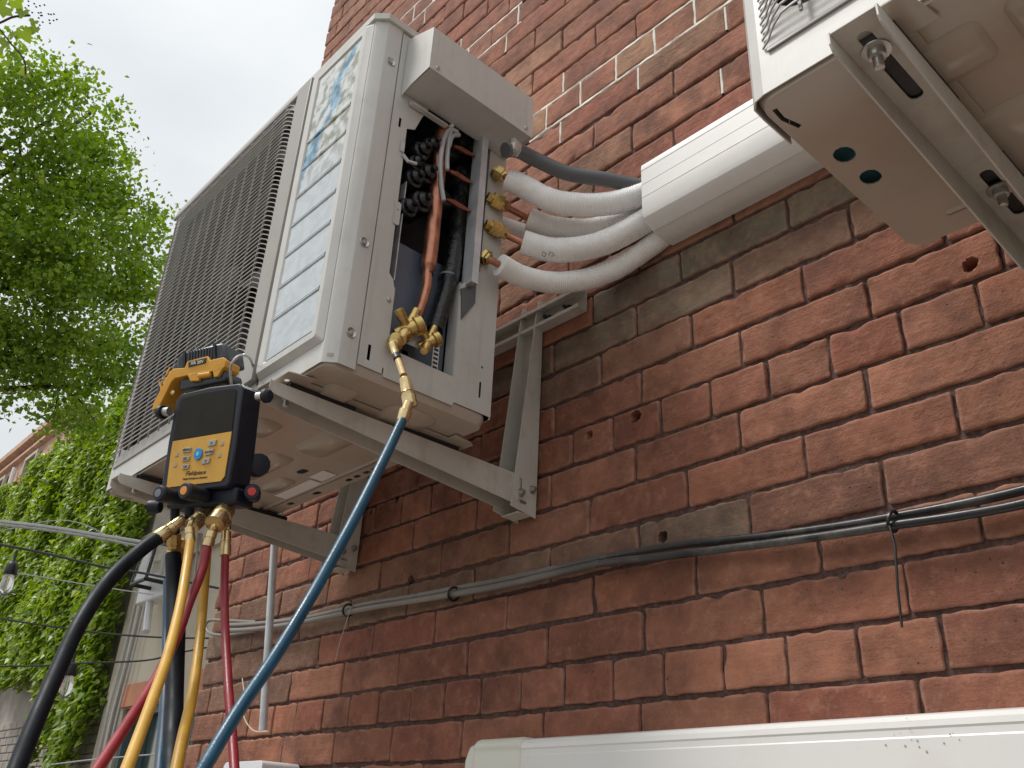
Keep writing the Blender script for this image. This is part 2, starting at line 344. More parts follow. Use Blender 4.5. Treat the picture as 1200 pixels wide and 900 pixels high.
M['white_mortar'] = mat('white_mortar', (.72, .68, .60), .9, 0, .1, 60, .6, 200, (.45, .38, .3), 40, .4)
def leaf_mat(name, cols, rough=.45, trl=.35):
    m = bpy.data.materials.new(name); m.use_nodes = True; t = m.node_tree; b = t.nodes['Principled BSDF']
    g = t.nodes.new('ShaderNodeNewGeometry'); r = t.nodes.new('ShaderNodeValToRGB')
    r.color_ramp.elements[0].color = (*cols[0], 1); r.color_ramp.elements[1].color = (*cols[-1], 1)
    for i, c in enumerate(cols[1:-1]):
        e = r.color_ramp.elements.new((i+1)/(len(cols)-1)); e.color = (*c, 1)
    t.links.new(g.outputs['Random Per Island'], r.inputs[0]); t.links.new(r.outputs[0], b.inputs['Base Color'])
    b.inputs['Roughness'].default_value = rough
    tr = t.nodes.new('ShaderNodeBsdfTranslucent'); ms = t.nodes.new('ShaderNodeMixShader'); ms.inputs[0].default_value = trl
    hs = t.nodes.new('ShaderNodeHueSaturation'); hs.inputs['Value'].default_value = 1.7; hs.inputs['Saturation'].default_value = 1.15
    t.links.new(r.outputs[0], hs.inputs['Color']); t.links.new(hs.outputs[0], tr.inputs[0])
    o = t.nodes['Material Output']; t.links.new(b.outputs[0], ms.inputs[1]); t.links.new(tr.outputs[0], ms.inputs[2]); t.links.new(ms.outputs[0], o.inputs[0])
    return m
M['leaf'] = leaf_mat('tree_leaf', [(.10, .18, .02), (.22, .34, .03), (.14, .25, .025), (.32, .42, .05)])
M['ivy'] = leaf_mat('ivy_leaf', [(.10, .18, .02), (.27, .37, .05), (.18, .28, .035), (.42, .50, .10)], .4, .32)
M['ivytop'] = leaf_mat('ivy_young_leaf', [(.2, .22, .04), (.3, .16, .06), (.16, .24, .04)], .5, .3)

# ================================================================ GROUND
g = MB(); N = 12
g.add([(-150, -150, -1.6), (150, -150, -1.6), (150, 150, -1.6), (-150, 150, -1.6)], [(0, 1, 2, 3)])
tag(g.build('ground', M['ground'], smooth=0), 'pale concrete ground of the alley', kind='structure')

# ================================================================ BRICK WALL
WY = 1.18; WX0 = -2.645; JY = .0062
wall = empty('brick_wall', (-1.2, WY, -1.6), 'old red brick wall with recessed dark mortar behind the air conditioners', 'wall')
# course centres: measured course index -> height
def row_z(n):
    t = [(0, 0.36), (2, 2.38), (13, 13.36), (17, 17.62), (20, 20.86), (26, 27.3), (37, 39.0), (60, 63.5)]
    if n < 0: q = n+.36
    else:
        for (a, b), (c, d) in zip(t, t[1:]):
            if a <= n <= c: q = b+(d-b)*(n-a)/(c-a); break
    return .300+.0752*(q-3)
def row_h(n): return (row_z(n+1)-row_z(n-1))/2
HEAD = {2, 8, 14, 20, 26, 32, 38, -4, -10, -16, 44, 50, 56}
MEAS = {3: [-.528, -.748, -.978, -1.204, -1.431, -1.664, -1.885, -2.12], 4: [-.419, -.646, -.867, -1.093, -1.32, -1.547, -1.771, -2.006],
 5: [-.536, -.759, -.985, -1.204, -1.427, -1.656, -1.884, -2.116, -2.367], 6: [-.422, -.653, -.876, -1.102, -1.323, -1.544, -1.777, -2.005, -2.242],
 7: [-.541, -.765, -.989, -1.206, -1.433, -1.657], 9: [-.322, -.517, -.75, -.972, -1.2], 10: [-.39, -.622, -.849, -1.073],
 11: [-.526, -.756, -.98], 12: [-.635, -.869, -1.098], 13: [-.745, -.972, -1.2], 17: [-.745, -.982, -1.21], 18: [-.637, -.864, -1.098],
 19: [-.723, -.96, -1.208], 21: [-.735, -.963, -1.202], 22: [-.867, -1.093, -1.319], 2: [-.492, -.605, -.716, -.825, -.938, -1.046, -1.161, -1.271, -1.385, -1.496, -1.607, -1.724, -1.838, -1.948, -2.071, -2.183, -2.308, -2.46],
 8: [-.363, -.476, -.591, -.703, -.817, -.927, -1.043, -1.147], 20: [-.798, -.911, -1.026, -1.141, -1.26]}
def row_joints(n):
    rnd = random.Random(n*17+5); step = .1135 if n in HEAD else .2262
    ph = -.49 if n in HEAD else (-.415 if n % 2 == 0 else -.532)
    ms = sorted(MEAS.get(n, []), reverse=True)
    a = ms[0] if ms else ph; b = ms[-1] if ms else ph
    xs = list(ms) if ms else [ph]
    x = a
    while x+step < 1.75: x += step; xs.append(x+rnd.uniform(-.006, .006))
    x = b
    while x-step > WX0+.06: x -= step; xs.append(x+rnd.uniform(-.006, .006))
    xs = sorted(xs)
    off = (.0 if n % 2 else .006)+rnd.uniform(-.004, .004)
    xs = [q for q in xs if q > WX0+.07]
    return [WX0+off]+xs
RED = [(.36, .165, .112), (.39, .185, .125), (.32, .142, .10), (.37, .18, .125), (.41, .20, .135), (.33, .15, .105), (.31, .128, .09), (.35, .155, .10)]
TAN = [(.38, .235, .155), (.34, .215, .14), (.37, .215, .145)]
MOSS = [(.17, .15, .105), (.20, .165, .115), (.15, .135, .10), (.22, .15, .105)]
BRN = [(.22, .115, .085), (.25, .13, .095)]
def tone(n, x, rnd):
    c = rnd.choice(RED); mossw = 0
    if n == 12 and -1.2 < x < -.45: mossw = .95
    if n == 11 and -1.35 < x < -.7: mossw = .85
    if n == 11 and -.7 < x < -.4: mossw = .55
    if n == 10 and -1.3 < x < -1.05: mossw = .6
    if n == 13 and -1.25 < x < -.3: mossw = .25
    if n == 10 and -1.05 < x < -.75: mossw = .45
    if n == 5 and x < -.8: mossw = .55+.3*rnd.random()
    if n == 5 and -.8 <= x < -.3: c = rnd.choice(BRN)
    if n in (4, 6) and x < -1.9: mossw = .5
    if n == 3 and x < -2.1: mossw = .5
    if n == 6 and -1.9 < x < -1.2: mossw = .25
    if n == 20: c = rnd.choice(TAN) if rnd.random() < .6 else c
    if n in (21, 22, 23, 24, 19, 17) and rnd.random() < .2: c = rnd.choice(TAN)
    if 14 <= n <= 19 and x < -1.0 and rnd.random() < .5: c = rnd.choice(TAN)
    if n > 24 and x < -1.9: c = tuple(a*.8+b*.2 for a, b in zip(c, (.2, .14, .1)))
    m_ = rnd.choice(MOSS); k = rnd.uniform(.84, 1.13)
    return tuple(k*(a*f_*(1-mossw)+b*.95*mossw) for a, b, f_ in zip(c, m_, (.84, .745, .67)))
HOLES = []   # drilled holes and old plug holes: x, z, radius
for px, py, r in ((1137, 310, .0095), (691, 510, .008), (745, 488, .011), (686, 412, 0), (480, 679, .009), (464, 586, .006), (434, 600, .006), (776, 629, .009), (420, 632, .0)):
    if r: p = aY(px, py, WY); HOLES.append((p.x, p.z, r))
def cuts(w, fine, mid):
    a = [0, .0022, .006, .012]; n = max(1, int(round((w-.024)/mid))); inner = [.012+(w-.024)*i/n for i in range(1, n)]
    return a+inner+[w-.012, w-.006, w-.0022, w] if fine else [0, .005]+[.005+(w-.01)*i/max(1, int((w-.01)/.04)) for i in range(1, max(1, int((w-.01)/.04)))]+[w-.005, w]
def brick_geo(x0, x1, z0, z1, rnd, level, mb):
    w, h = x1-x0, z1-z0; sd_ = rnd.uniform(0, 100)
    hole = [q for q in HOLES if x0-.01 < q[0] < x1+.01 and z0-.008 < q[1] < z1+.008]
    if level == 0:
        mb.box((x0, WY+rnd.uniform(-.001, .0015), z0), (x1, WY+.03, z1)); return 6
    if hole and level == 2:
        us = [w*i/int(w/.0028) for i in range(int(w/.0028)+1)]; vs = [h*i/int(h/.0028) for i in range(int(h/.0028)+1)]
    else:
        us = cuts(w, level == 2, .0078); vs = cuts(h, level == 2, .0105)
    cr = rnd.uniform(.0015, .0055); out = rnd.uniform(-.0018, .0018); tx = rnd.uniform(-.012, .012); tz = rnd.uniform(-.02, .02)
    V = []; nu, nv = len(us), len(vs)
    rough_top = rnd.random() < .45
    for j, v in enumerate(vs):
        for i, u in enumerate(us):
            x, z = u, v
            cx = cr if x < cr else (w-cr if x > w-cr else x); cz = cr if z < cr else (h-cr if z > h-cr else z)
            dx, dz = x-cx, z-cz
            if dx and dz:
                l = math.hypot(dx, dz); mxx = max(abs(dx), abs(dz)); s = mxx/l; x, z = cx+dx*s, cz+dz*s
            ed = min(u, w-u, v, h-v)
            # wandering worn outline
            k = max(0, 1-ed/.012)
            n1 = noise.noise(Vector((x0+x, z0+z, sd_))*38); n2 = noise.noise(Vector((x0+x, z0+z, sd_+9))*70)
            am = .0017 if not (rough_top and v > h-.012) else .0036
            if v < .012 or v > h-.012: z += k*am*(n1*1.0+n2*.8)*(1 if v > h/2 else -1) - k*(.0012 if v > h/2 else -.0012)
            if u < .012 or u > w-.012: x += k*.0019*(n1+n2*.7)
            y = out+(x-w/2)*tx*.5+(z-h/2)*tz
            y += noise.noise(Vector((x0+x, z0+z, sd_))*22)*.0011+noise.noise(Vector((x0+x, z0+z, 3.3))*90)*.0006
            e = max(0, 1-ed/.0040); y += .0019*e*e
            chip = noise.noise(Vector((x0+x, z0+z, sd_+40))*30)
            if chip > .33 and k > 0: y += (chip-.33)*.018*k
            for hx, hz, hr in hole:
                d = math.hypot(x0+x-hx, z0+z-hz)+n2*.0014
                if d < hr*1.15: y += .0015*max(0, 1-(d-hr)/(hr*.15)) if d > hr else .034
            V.append((x0+x, WY+y, z0+z))
    fs = [(j*nu+i, j*nu+i+1, (j+1)*nu+i+1, (j+1)*nu+i) for j in range(nv-1) for i in range(nu-1)]
    ring = [i for i in range(nu)]+[j*nu+nu-1 for j in range(1, nv)]+[(nv-1)*nu+i for i in range(nu-2, -1, -1)]+[j*nu for j in range(nv-2, 0, -1)]
    b = len(V); cxm, czm = x0+w/2, z0+h/2
    for r_ in ring: x, y, z = V[r_]; V.append((cxm+(x-cxm)*.995, WY+.032, czm+(z-czm)*.985))
    m_ = len(ring)
    for i in range(m_): j = (i+1) % m_; fs.append((ring[i], b+i, b+j, ring[j]))
    mb.add(V, fs); return len(fs)
OCC = [[(120, 580), (200, 262), (450, 8), (625, 120), (620, 170), (582, 330), (575, 485), (545, 515), (360, 600), (260, 615)], [(862, -60), (875, 122), (1040, 262), (1250, 240), (1250, -60)]]
def inpoly(x, y, P):
    c = False
    for i in range(len(P)):
        (a, b), (d, e) = P[i], P[i-1]
        if (b > y) != (e > y) and x < (d-a)*(y-b)/(e-b)+a: c = not c
    return c
bricks = []
for n in range(-25, 58):
    zc = row_z(n); h = row_h(n); xs = row_joints(n); rnd = random.Random(n+300)
    for a, b_ in zip(xs, xs[1:]):
        gj = .0064 if n < 14 else .0062
        x0, x1 = a+gj/2*rnd.uniform(.7, 1.25), b_-gj/2*rnd.uniform(.7, 1.25)
        if a == xs[0]: x0 = a
        z0, z1 = zc-h/2+.0037*rnd.uniform(.5, 1.4), zc+h/2-.0032*rnd.uniform(.5, 1.4)
        P = [proj((x, WY, z)) for x in (x0, x1) for z in (z0, z1)]
        u = [p[0] for p in P]; v = [p[1] for p in P]; vis = 0; area = 0
        if min(p[2] for p in P) > .05:
            area = (max(u)-min(u))*(max(v)-min(v))*.7
            for tx in (.1, .5, .9):
                for tz in (.1, .5, .9):
                    q = proj((x0+(x1-x0)*tx, WY, z0+(z1-z0)*tz))
                    if -5 < q[0] < 1205 and -5 < q[1] < 905 and not any(inpoly(q[0], q[1], O) for O in OCC): vis += 1
        near = area and max(u) > -400 and min(u) < 1700 and max(v) > -500 and min(v) < 1300
        bricks.append([area*vis if vis else 0, near, (x0, x1, z0, z1), n, tone(n, (x0+x1)/2, rnd), rnd])
bricks.sort(key=lambda q: -q[0])
def set_tone(o, cols):
    a = o.data.color_attributes.new('tone', 'FLOAT_COLOR', 'CORNER')
    buf = np.ones((len(o.data.loops), 4), np.float32); i = 0
    lt = np.zeros(len(o.data.polygons), int); o.data.polygons.foreach_get('loop_total', lt)
    per = np.repeat(np.array([c for c, k in cols for _ in range(k)], np.float32), lt, axis=0)
    buf[:, :3] = per; a.data.foreach_set('color', buf.ravel())
rest = MB(); rcols = []
for i, (ar, near, (x0, x1, z0, z1), n, c, rnd) in enumerate(bricks):
    if i < 299 and ar > 0:
        mb = MB(); k = brick_geo(x0, x1, z0, z1, rnd, 2, mb)
        o = mb.build('brick', M['brick'], wall, smooth=70, fix=False); set_tone(o, [(c, k)])
    else:
        k = brick_geo(x0, x1, z0, z1, rnd, (2 if ar > 0 else 1) if near else 0, rest); rcols.append((c, k))
o = rest.build('brick', M['brick'], wall, smooth=70, fix=False); set_tone(o, rcols); o['kind'] = 'stuff'
# mortar bed: an uneven sheet, plus the solid body of the building behind it
mo = MB(); cell = .011; xs0, xs1, zs0, zs1 = WX0+.012, .3, -.1, 3.3
nx, nz_ = int((xs1-xs0)/cell), int((zs1-zs0)/cell); V = []
for j in range(nz_+1):
    for i in range(nx+1):
        x, z = xs0+(xs1-xs0)*i/nx, zs0+(zs1-zs0)*j/nz_
        V.append((x, WY+JY+.0028*noise.noise(Vector((x*34, z*34, 1)))+.0016*noise.noise(Vector((x*110, z*110, 5))), z))
fs = []
for j in range(nz_):
    for i in range(nx):
        x, z = V[j*(nx+1)+i][0]+cell/2, V[j*(nx+1)+i][2]+cell/2
        if any(math.hypot(x-hx, z-hz) < hr+.006 for hx, hz, hr in HOLES): continue
        fs.append((j*(nx+1)+i, j*(nx+1)+i+1, (j+1)*(nx+1)+i+1, (j+1)*(nx+1)+i))
mo.add(V, fs); mo.build('mortar', M['mortar'], wall, smooth=80, fix=False)
mo = MB(); mo.box((WX0+.02, WY+.045, -1.6), (4.0, 6.5, 5.2))
mo.box((WX0+.012, WY+JY+.001, 3.3), (1.75, WY+.05, 4.85)); mo.box((WX0+.012, WY+JY+.001, -1.6), (1.75, WY+.05, -.1)); mo.box((.3, WY+JY+.001, -.1), (1.75, WY+.05, 3.3))
mo.build('wall_core', M['mortar'], wall, smooth=0)
# white repointed joints round the header courses
wm = MB()
def strip(x0, z0, x1, z1, w):
    n = max(2, int(math.hypot(x1-x0, z1-z0)/.012)); P = []
    dx, dz = x1-x0, z1-z0; l = math.hypot(dx, dz); nx_, nz2 = -dz/l, dx/l
    for i in range(n+1):
        t = i/n; x, z = x0+dx*t, z0+dz*t; a = w*(.8+.7*noise.noise(Vector((x*40, z*40, 2)))); b = w*(.8+.7*noise.noise(Vector((x*40, z*40, 8))))
        for (o_, y) in ((-b*1.2, .0085), (-b*.7, .0005), (a*.7, .0005), (a*1.2, .0085)):
            P.append((x+nx_*o_, WY+y+.0012*noise.noise(Vector((x*90, z*90, o_*100))), z+nz2*o_))
    wm.add(P, [(i*4+k, i*4+k+1, i*4+k+5, i*4+k+4) for i in range(n) for k in range(3)])
for n in (20, 26, 32):
    zb, zt = row_z(n)-row_h(n)/2, row_z(n)+row_h(n)/2
    xa = {20: -1.32, 26: -2.0, 32: -2.62}[n]; xb = {20: -.40, 26: -1.38, 32: -1.8}[n]
    strip(xa, zb, xb, zb, .0058); strip(xa, zt, xb, zt, .0052)
    for x in row_joints(n):
        if xa < x < xb and random.random() < .85: strip(x, zb, x, zt, .005)
    for q in (n-1, n+1):
        for x in row_joints(q):
            if xa < x < xb and random.random() < .5:
                zc = row_z(q); hh = row_h(q)*.42; strip(x, zc-hh, x, zc+hh, .004)
def hj(n, x): strip(x, row_z(n)-row_h(n)*.42, x, row_z(n)+row_h(n)*.42, .004)
hj(17, -.745)
strip(-.64, row_z(19)-row_h(19)/2, -.42, row_z(19)-row_h(19)/2, .0045)
wm.build('white_mortar', M['white_mortar'], wall, smooth=70, fix=True)

# ================================================================ OUTDOOR UNITS
XR, XL, YF, YB, ZB, ZT = -1.14, -2.085, .612, .957, .686, 1.454
PH = .015     # grille stands proud of the front
def make_unit():
    U = empty('air_conditioner', (-1.6, .78, ZB),
              'beige outdoor air conditioner unit with its service panel off, gauges hooked on its grille', 'air conditioner',
              'outdoor air conditioner units on the brick wall')
    # ---- casing: front face with fan opening, rear, left side
    cxf, czf, rf = -1.745, 1.105, .31
    b = MB(); b.plate([(XL+.02, .6735), (XR-.022, .6735), (XR-.022, ZT), (XL+.02, ZT)], [rrect(XL+.04, .755, -1.45, 1.43, .05, 5)], XZ, YF, YF+.0015); b.build('front_casing', M['paint'], U, smooth=0)
    b = MB(); b.plate(rrect(XL+.02, .735, -1.40, 1.445, .01, 2), [circ(cxf, czf, rf, n=48)], XZ, YF+.03, YF+.032); b.build('fan_shroud', M['dark'], U, smooth=0)
    b = MB()
    # rounded front corner, side return with the seam
    pr = [(XR-.022, YF), (XR-.018, YF+.0006), (XR-.0145, YF+.003), (XR-.004, YF+.016), (XR-.001, YF+.020), (XR, YF+.024), (XR, .6655)]
    P = [(x, y) for x, y in pr]+[(x-.0015, y+.0012) for x, y in reversed(pr)]
    b.plate(P, [], XY, .6735, ZT); b.build('corner_post', M['paint'], U, smooth=22); b = MB()
    pl = [(XL+.02, YF), (XL+.008, YF+.003), (XL+.001, YF+.012), (XL, YF+.03), (XL, YF+.08)]
    b.plate([*pl]+[(x+.0015, y+.0012) for x, y in reversed(pl)], [], XY, .6735, ZT)
    b.build('corner_post', M['paint'], U, smooth=22)
    b = MB(); b.box((XL+.001, YF+.0815, ZB+.002), (XL+.0025, YB, ZT)); b.box((XL+.003, YB-.0015, ZB+.002), (XR-.20, YB, ZT))
    b.box((XR-.2, YB-.0015, ZB), (XR-.005, YB, ZT))
    b.build('rear_casing', M['paint'], U)
    # ---- right side panel with the service opening
    o0 = [(.668, ZB), (.715, ZB), (.7152, .686), (.7152, .701), (.7280, .708), (.855, .708), (.8555, .689), (YB, .689), (YB, 1.44), (.668, 1.44)]
    op = [(.722, .738), (.722, .80), (.7215, .85), (.716, .872), (.706, .882), (.7035, 1.212), (.722, 1.222), (.735, 1.262), (.752, 1.30), (.912, 1.30), (.908, .985), (.886, .955), (.866, .935), (.866, .738)]
    b = MB(); b.plate([(.668, ZB), (.716, ZB), (.7165, ZB+.012), (.719, ZB+.012), (.7195, ZB-.004), (.868, ZB-.004), (.871, ZB+.004), (YB, ZB+.004), (YB, 1.44), (.668, 1.44)],
                      [op, rrect(.684, .70, .690, .729, .0005, 1), rrect(.684, 1.205, .6895, 1.228, .0005, 1), rrect(.926, .72, .931, .752, .0005, 1), circ(.93, .783, .0025)], YZ, XR-.0012, XR)
    b.build('side_panel', M['paint'], U, smooth=0)
    b = MB()       # folded lips round the opening
    b.box((XR-.03, .7035, .885), (XR-.0015, .7047, 1.21)); b.box((XR-.03, .722, .738), (XR-.0015, .7232, .86)); b.box((XR-.03, .865, .738), (XR-.0015, .8662, .94))
    b.box((XR-.012, .668, ZB+.003), (XR-.002, .6692, ZT-.01)); b.box((XR-.025, YB-.0015, ZB), (XR-.0015, YB+.0005, ZT))
    b.box((XR-.03, .9125, .985), (XR-.0015, .9137, 1.30))
    b.build('panel_lip', M['paint'], U)
    b = MB(); b.plate(rrect(.6985, .985, .7115, 1.035, .004), [circ(.705, 1.018, .0018, n=8)], YZ, XR+.0005, XR+.003)
    b.build('hinge_tab', M['paint'], U)
    # screws in dimples
    for (y, z) in ((.648, 1.346), (.648, .916), (.648, .735)):
        s_ = MB(); s_.lathe((XR-.002, y, z), (1, 0, 0), [(0, .0085), (.0035, .0095), (.0045, .0088), (.003, .0065), (.0025, .0045), (.0055, .004), (.006, .001)], 16)
        s_.build('screw', M['steel'], U, smooth=60)
    for (y, z) in ((.7115, .828), (.9, 1.30)):
        s_ = MB(); s_.lathe((XR, y, z), (1, 0, 0), [(0, .004), (.003, .004), (.0045, .0025), (.0046, .0005)], 10); s_.build('screw', M['steel'], U)
    # ---- lid with chamfered edge
    e = .006
    b = MB(); lo = [(XL-e, YF-e), (XR+e, YF-e), (XR+e, YB+e), (XL-e, YB+e)]
    def ringz(off, z, r):
        x0, y0, x1, y1 = XL-e+off, YF-e+off, XR+e-off, YB+e-off
        return [(x, y, z) for x, y in rrect(x0, y0, x1, y1, r, 1)]
    rings = [ringz(0, ZT-.010, .022), ringz(0, ZT+.006, .022), ringz(.008, ZT+.016, .018), ringz(.02, ZT+.018, .012)]
    n = len(rings[0]); V = [p for r_ in rings for p in r_]; fs = [(k*n+i, k*n+(i+1) % n, (k+1)*n+(i+1) % n, (k+1)*n+i) for k in range(3) for i in range(n)]
    fs += [tuple(range(3*n, 4*n)), tuple(reversed(range(n)))]
    b.add(V, fs); b.build('lid', M['paint'], U, smooth=20, bevel=.0015)
    # ---- raised front panel and film
    x0, x1, z0, z1 = -1.374, -1.160, .712, 1.440; yr = .6015
    b = MB()
    # sloping rim: outer ring at YF, inner ring at yr, recessed field
    def rr(x0, x1, z0, z1, y, r): return [(a, y, c) for a, c in rrect(x0, z0, x1, z1, r, 3)]
    RG = [rr(x0, x1, z0, z1, YF-.0005, .004), rr(x0+.004, x1-.012, z0+.010, z1-.006, yr, .006), rr(x0+.026, x1-.024, z0+.022, z1-.022, yr, .004), rr(x0+.029, x1-.027, z0+.025, z1-.025, yr+.0035, .003)]
    n = len(RG[0]); V = [p for r_ in RG for p in r_]; fs = [(k*n+i, k*n+(i+1) % n, (k+1)*n+(i+1) % n, (k+1)*n+i) for k in range(3) for i in range(n)]
    b.add(V, fs+[tuple(range(3*n, 4*n))]); fp = b.build('front_panel', M['paint'], U, smooth=25)
    # film with horizontal grooves
    fx0, fx1 = x0+.030, x1-.028; zz = [z0+.027]
    V = []; fs = []; grooves = [.824+.0695*i for i in range(7)]; prof = []
    z = z0+.028; prof.append((z, 0))
    for gq in grooves:
        prof += [(gq-.0045, 0), (gq-.003, -.0022), (gq-.001, -.0022), (gq, .0004), (gq+.001, -.0022), (gq+.003, -.0022), (gq+.0045, 0)]
    prof.append((z1-.028, 0))
    b = MB()
    nxs = 8
    for (z, dy) in prof:
        for i in range(nxs+1): V.append((fx0+(fx1-fx0)*i/nxs, yr+.0026+dy, z))
    for j in range(len(prof)-1):
        for i in range(nxs): a = j*(nxs+1)+i; fs.append((a, a+1, a+nxs+2, a+nxs+1))
    b.add(V, fs); f_ = b.build('protective_film', M['film'], U, smooth=15)
    # ---- grille frame and bars
    gx0, gx1, gz0, gz1 = XL+.03, -1.434, .728, 1.432; gy = YF-PH
    b = MB(); b.box((gx1, YF-.012, gz0-.014), (-1.379, YF-.0008, 1.446)); b.box((XL+.004, YF-.008, 1.438), (gx1-.0005, YF-.0008, 1.447))
    b.box((XL+.03, YF-.003, gz0-.006), (gx1-.0005, YF-.0008, gz0-.001))
    b.build('grille_frame', M['grille'], U, bevel=.002)
    b = MB(); b.box((-1.3786, YF-.0012, .706), (-1.3742, YF-.0007, 1.446)); b.build('seam_shade', M['dark'], U, smooth=0)  # dark strip that paints the shade of the seam, not an opening
    nb = 60; pitch = (gz1-gz0-.012)/nb
    bar = MB()
    pth = [(gx1+.004, YF-.003, -.020), (gx1-.004, YF-.005, -.0155), (gx1-.014, YF-.010, -.0065), (gx1-.026, YF-.0140, -.0008), (gx1-.04, gy, 0)]
    for k in range(1, 8): pth.append((gx1-.04+(gx0-gx1+.08)*k/8, gy, 0))
    pth += [(gx0+.04, gy, 0), (gx0+.026, YF-.0140, -.0008), (gx0+.014, YF-.010, -.0065), (gx0+.004, YF-.005, -.0155), (gx0-.004, YF-.003, -.020)]
    V = []; fs = []
    for (x, y, z) in pth:      # flat blade, 2.4 mm tall, 9 mm deep
        V += [(x, y, z-.0012), (x, y, z+.0010), (x, y+.0022, z+.0016), (x, y+.0022, z-.0008)]
    m_ = len(pth)
    for i in range(m_-1):
        for k in range(4): fs.append((i*4+k, i*4+(k+1) % 4, (i+1)*4+(k+1) % 4, (i+1)*4+k))
    fs += [(0, 1, 2, 3), ((m_-1)*4+3, (m_-1)*4+2, (m_-1)*4+1, (m_-1)*4)]
    bar.add(V, fs); first = bar.build('grille_bar', M['grille'], U, smooth=30)
    base = first.location.copy(); zs = [gz0+.022+pitch*i for i in range(nb-1)]
    first.location = base+Vector((0, 0, zs[0]))
    for z in zs[1:]:
        q = first.copy(); C.objects.link(q); q.location = base+Vector((0, 0, z))
    wr = MB(); wr.box((-.0016, gy+.0044, gz0+.012), (.0016, gy+.0075, gz1-.006)); w0 = wr.build('grille_wire', M['grille'], U, smooth=0)
    base = w0.location.copy(); k = 0
    for i in range(11):
        x = gx0+.045+(gx1-gx0-.09)*i/10
        q = w0 if i == 0 else w0.copy()
        if i: C.objects.link(q)
        q.location = base+Vector((x, 0, 0))
    # ---- fan, its ring and the coil behind
    b = MB(); n = 40; V = []; fs = []
    for i in range(n):
        a = 2*math.pi*i/n
        for (r_, y) in ((rf, YF+.0322), (rf-.006, YF+.036), (rf-.008, YF+.09), (rf-.0065, YF+.09), (rf-.004, YF+.036)):
            V.append((cxf+r_*math.cos(a), y, czf+r_*math.sin(a)))
    for i in range(n):
        j = (i+1) % n
        for k in range(4): fs.append((i*5+k, j*5+k, j*5+k+1, i*5+k+1))
    b.add(V, fs); b.build('fan_ring', M['dark'], U)
    b = MB(); b.lathe((cxf, YF+.04, czf), (0, 1, 0), [(0, .03), (.008, .052), (.08, .055), (.081, .01)], 24); b.build('fan_hub', M['fin'], U)
    for i in range(3):
        b = MB(); V = []; fs = []; a0 = 2*math.pi*i/3
        for k in range(7):
            r_ = .05+.225*k/6
            for s_ in range(6):
                aa = a0+(s_/5-.5)*1.35*(.7+.3*k/6)+.25*k/6
                y = YF+.045+.05*(s_/5); V.append((cxf+r_*math.cos(aa), y, czf+r_*math.sin(aa)))
        for k in range(6):
            for s_ in range(5): fs.append((k*6+s_, k*6+s_+1, (k+1)*6+s_+1, (k+1)*6+s_))
        b.add(V, fs); b.build('fan_blade', M['fin'], U, fix=False)
    b = MB(); b.box((XL+.01, YB-.04, ZB+.02), (XR-.25, YB-.012, ZT-.02)); b.build('coil', M['fin'], U)
    # ---- base pan, seen from below
    zp = .670
    px0, px1, py0, py1 = XL+.004, XR-.004, YF+.002, YB-.002
    holes = [slot(XL+.034, .742, .0105, .0135), slot(XL+.036, .794, .0105, .0135)]
    holes.append([(-2.064, .634), (-2.0655, .650), (-2.059, .672), (-2.064, .674), (-2.0705, .652), (-2.069, .633)])
    for x in (-1.566, -1.535, -1.50, -1.47): holes.append(slot(x, .937, .0105, .006))
    holes += [slot(-1.69, .936, .014, .007), slot(-1.80, .934, .012, .006), slot(-1.60, .845, .017, .009)]
    b = MB(); foot = [(px1-.13, py1+.0001), (px1-.15, py1+.028), (px1-.165, py1+.036), (px1-.225, py1+.036), (px1-.24, py1+.028), (px1-.26, py1+.0001)]
    foot2 = [(px0+.24, py1+.0001), (px0+.22, py1+.03), (px0+.205, py1+.038), (px0+.035, py1-.002+.0005), (px0+.03, py1+.0001)]
    outer = rrect(px0, py0, px1, py1, .02, 5)
    inner = rrect(px0+.0045, py0+.0035, px1-.0045, py1-.0035, .02, 5)
    b.plate(inner, holes, XY, zp, zp+.0015)
    n = len(outer); V = [(x, y, zp+.0005) for x, y in inner]; o2 = rrect(px0-.001, py0-.0005, px1+.001, py1+.0005, .022, 5)
    V += [(x, y, ZB-.002) for x, y in o2]+[(x, y, ZB+.004) for x, y in o2]
    b.add(V, [(k*n+i, k*n+(i+1) % n, (k+1)*n+(i+1) % n, (k+1)*n+i) for k in (0, 1) for i in range(n)])
    b.build('base_pan', M['pan'], U, smooth=35)
    b = MB(); b.box((XL+.012, .64, ZB+.006), (XL+.08, .84, ZB+.008)); b.build('tint_plate', M['blue_tint'], U)  # added plate; its blue stands in for the reflection in the pan holes
    # embossed pads and ribs on the pan
    def pad(x0, y0, x1, y1, hgt=.0035, r=.012, sl=.006):
        e_ = MB(); A = rrect(x0, y0, x1, y1, r, 4); B = rrect(x0+sl, y0+sl, x1-sl, y1-sl, max(.002, r-sl/2), 4); n = len(A)
        hgt *= 1.7; e_.add([(x, y, zp-.0002) for x, y in A]+[(x, y, zp-hgt) for x, y in B], [(i, (i+1) % n, n+(i+1) % n, n+i) for i in range(n)]+[tuple(range(n, 2*n))])
        e_.build('pressed_pad', M['pan'], U, smooth=60)
    pad(-1.98, .66, -1.88, .72); pad(-1.86, .66, -1.78, .73, .005); pad(-1.74, .67, -1.69, .73, .004); pad(-1.72, .75, -1.55, .80, .004)
    pad(-1.50, .65, -1.42, .70, .004); pad(-1.50, .76, -1.36, .83, .004, .02); pad(-1.97, .78, -1.84, .90, .004, .03); pad(-1.76, .83, -1.66, .87, .004)
    pad(-1.32, .66, -1.20, .72, .004); pad(-1.30, .78, -1.18, .88, .004, .03)
    pad(-2.02, .905, -1.30, .918, .002, .006, .003)
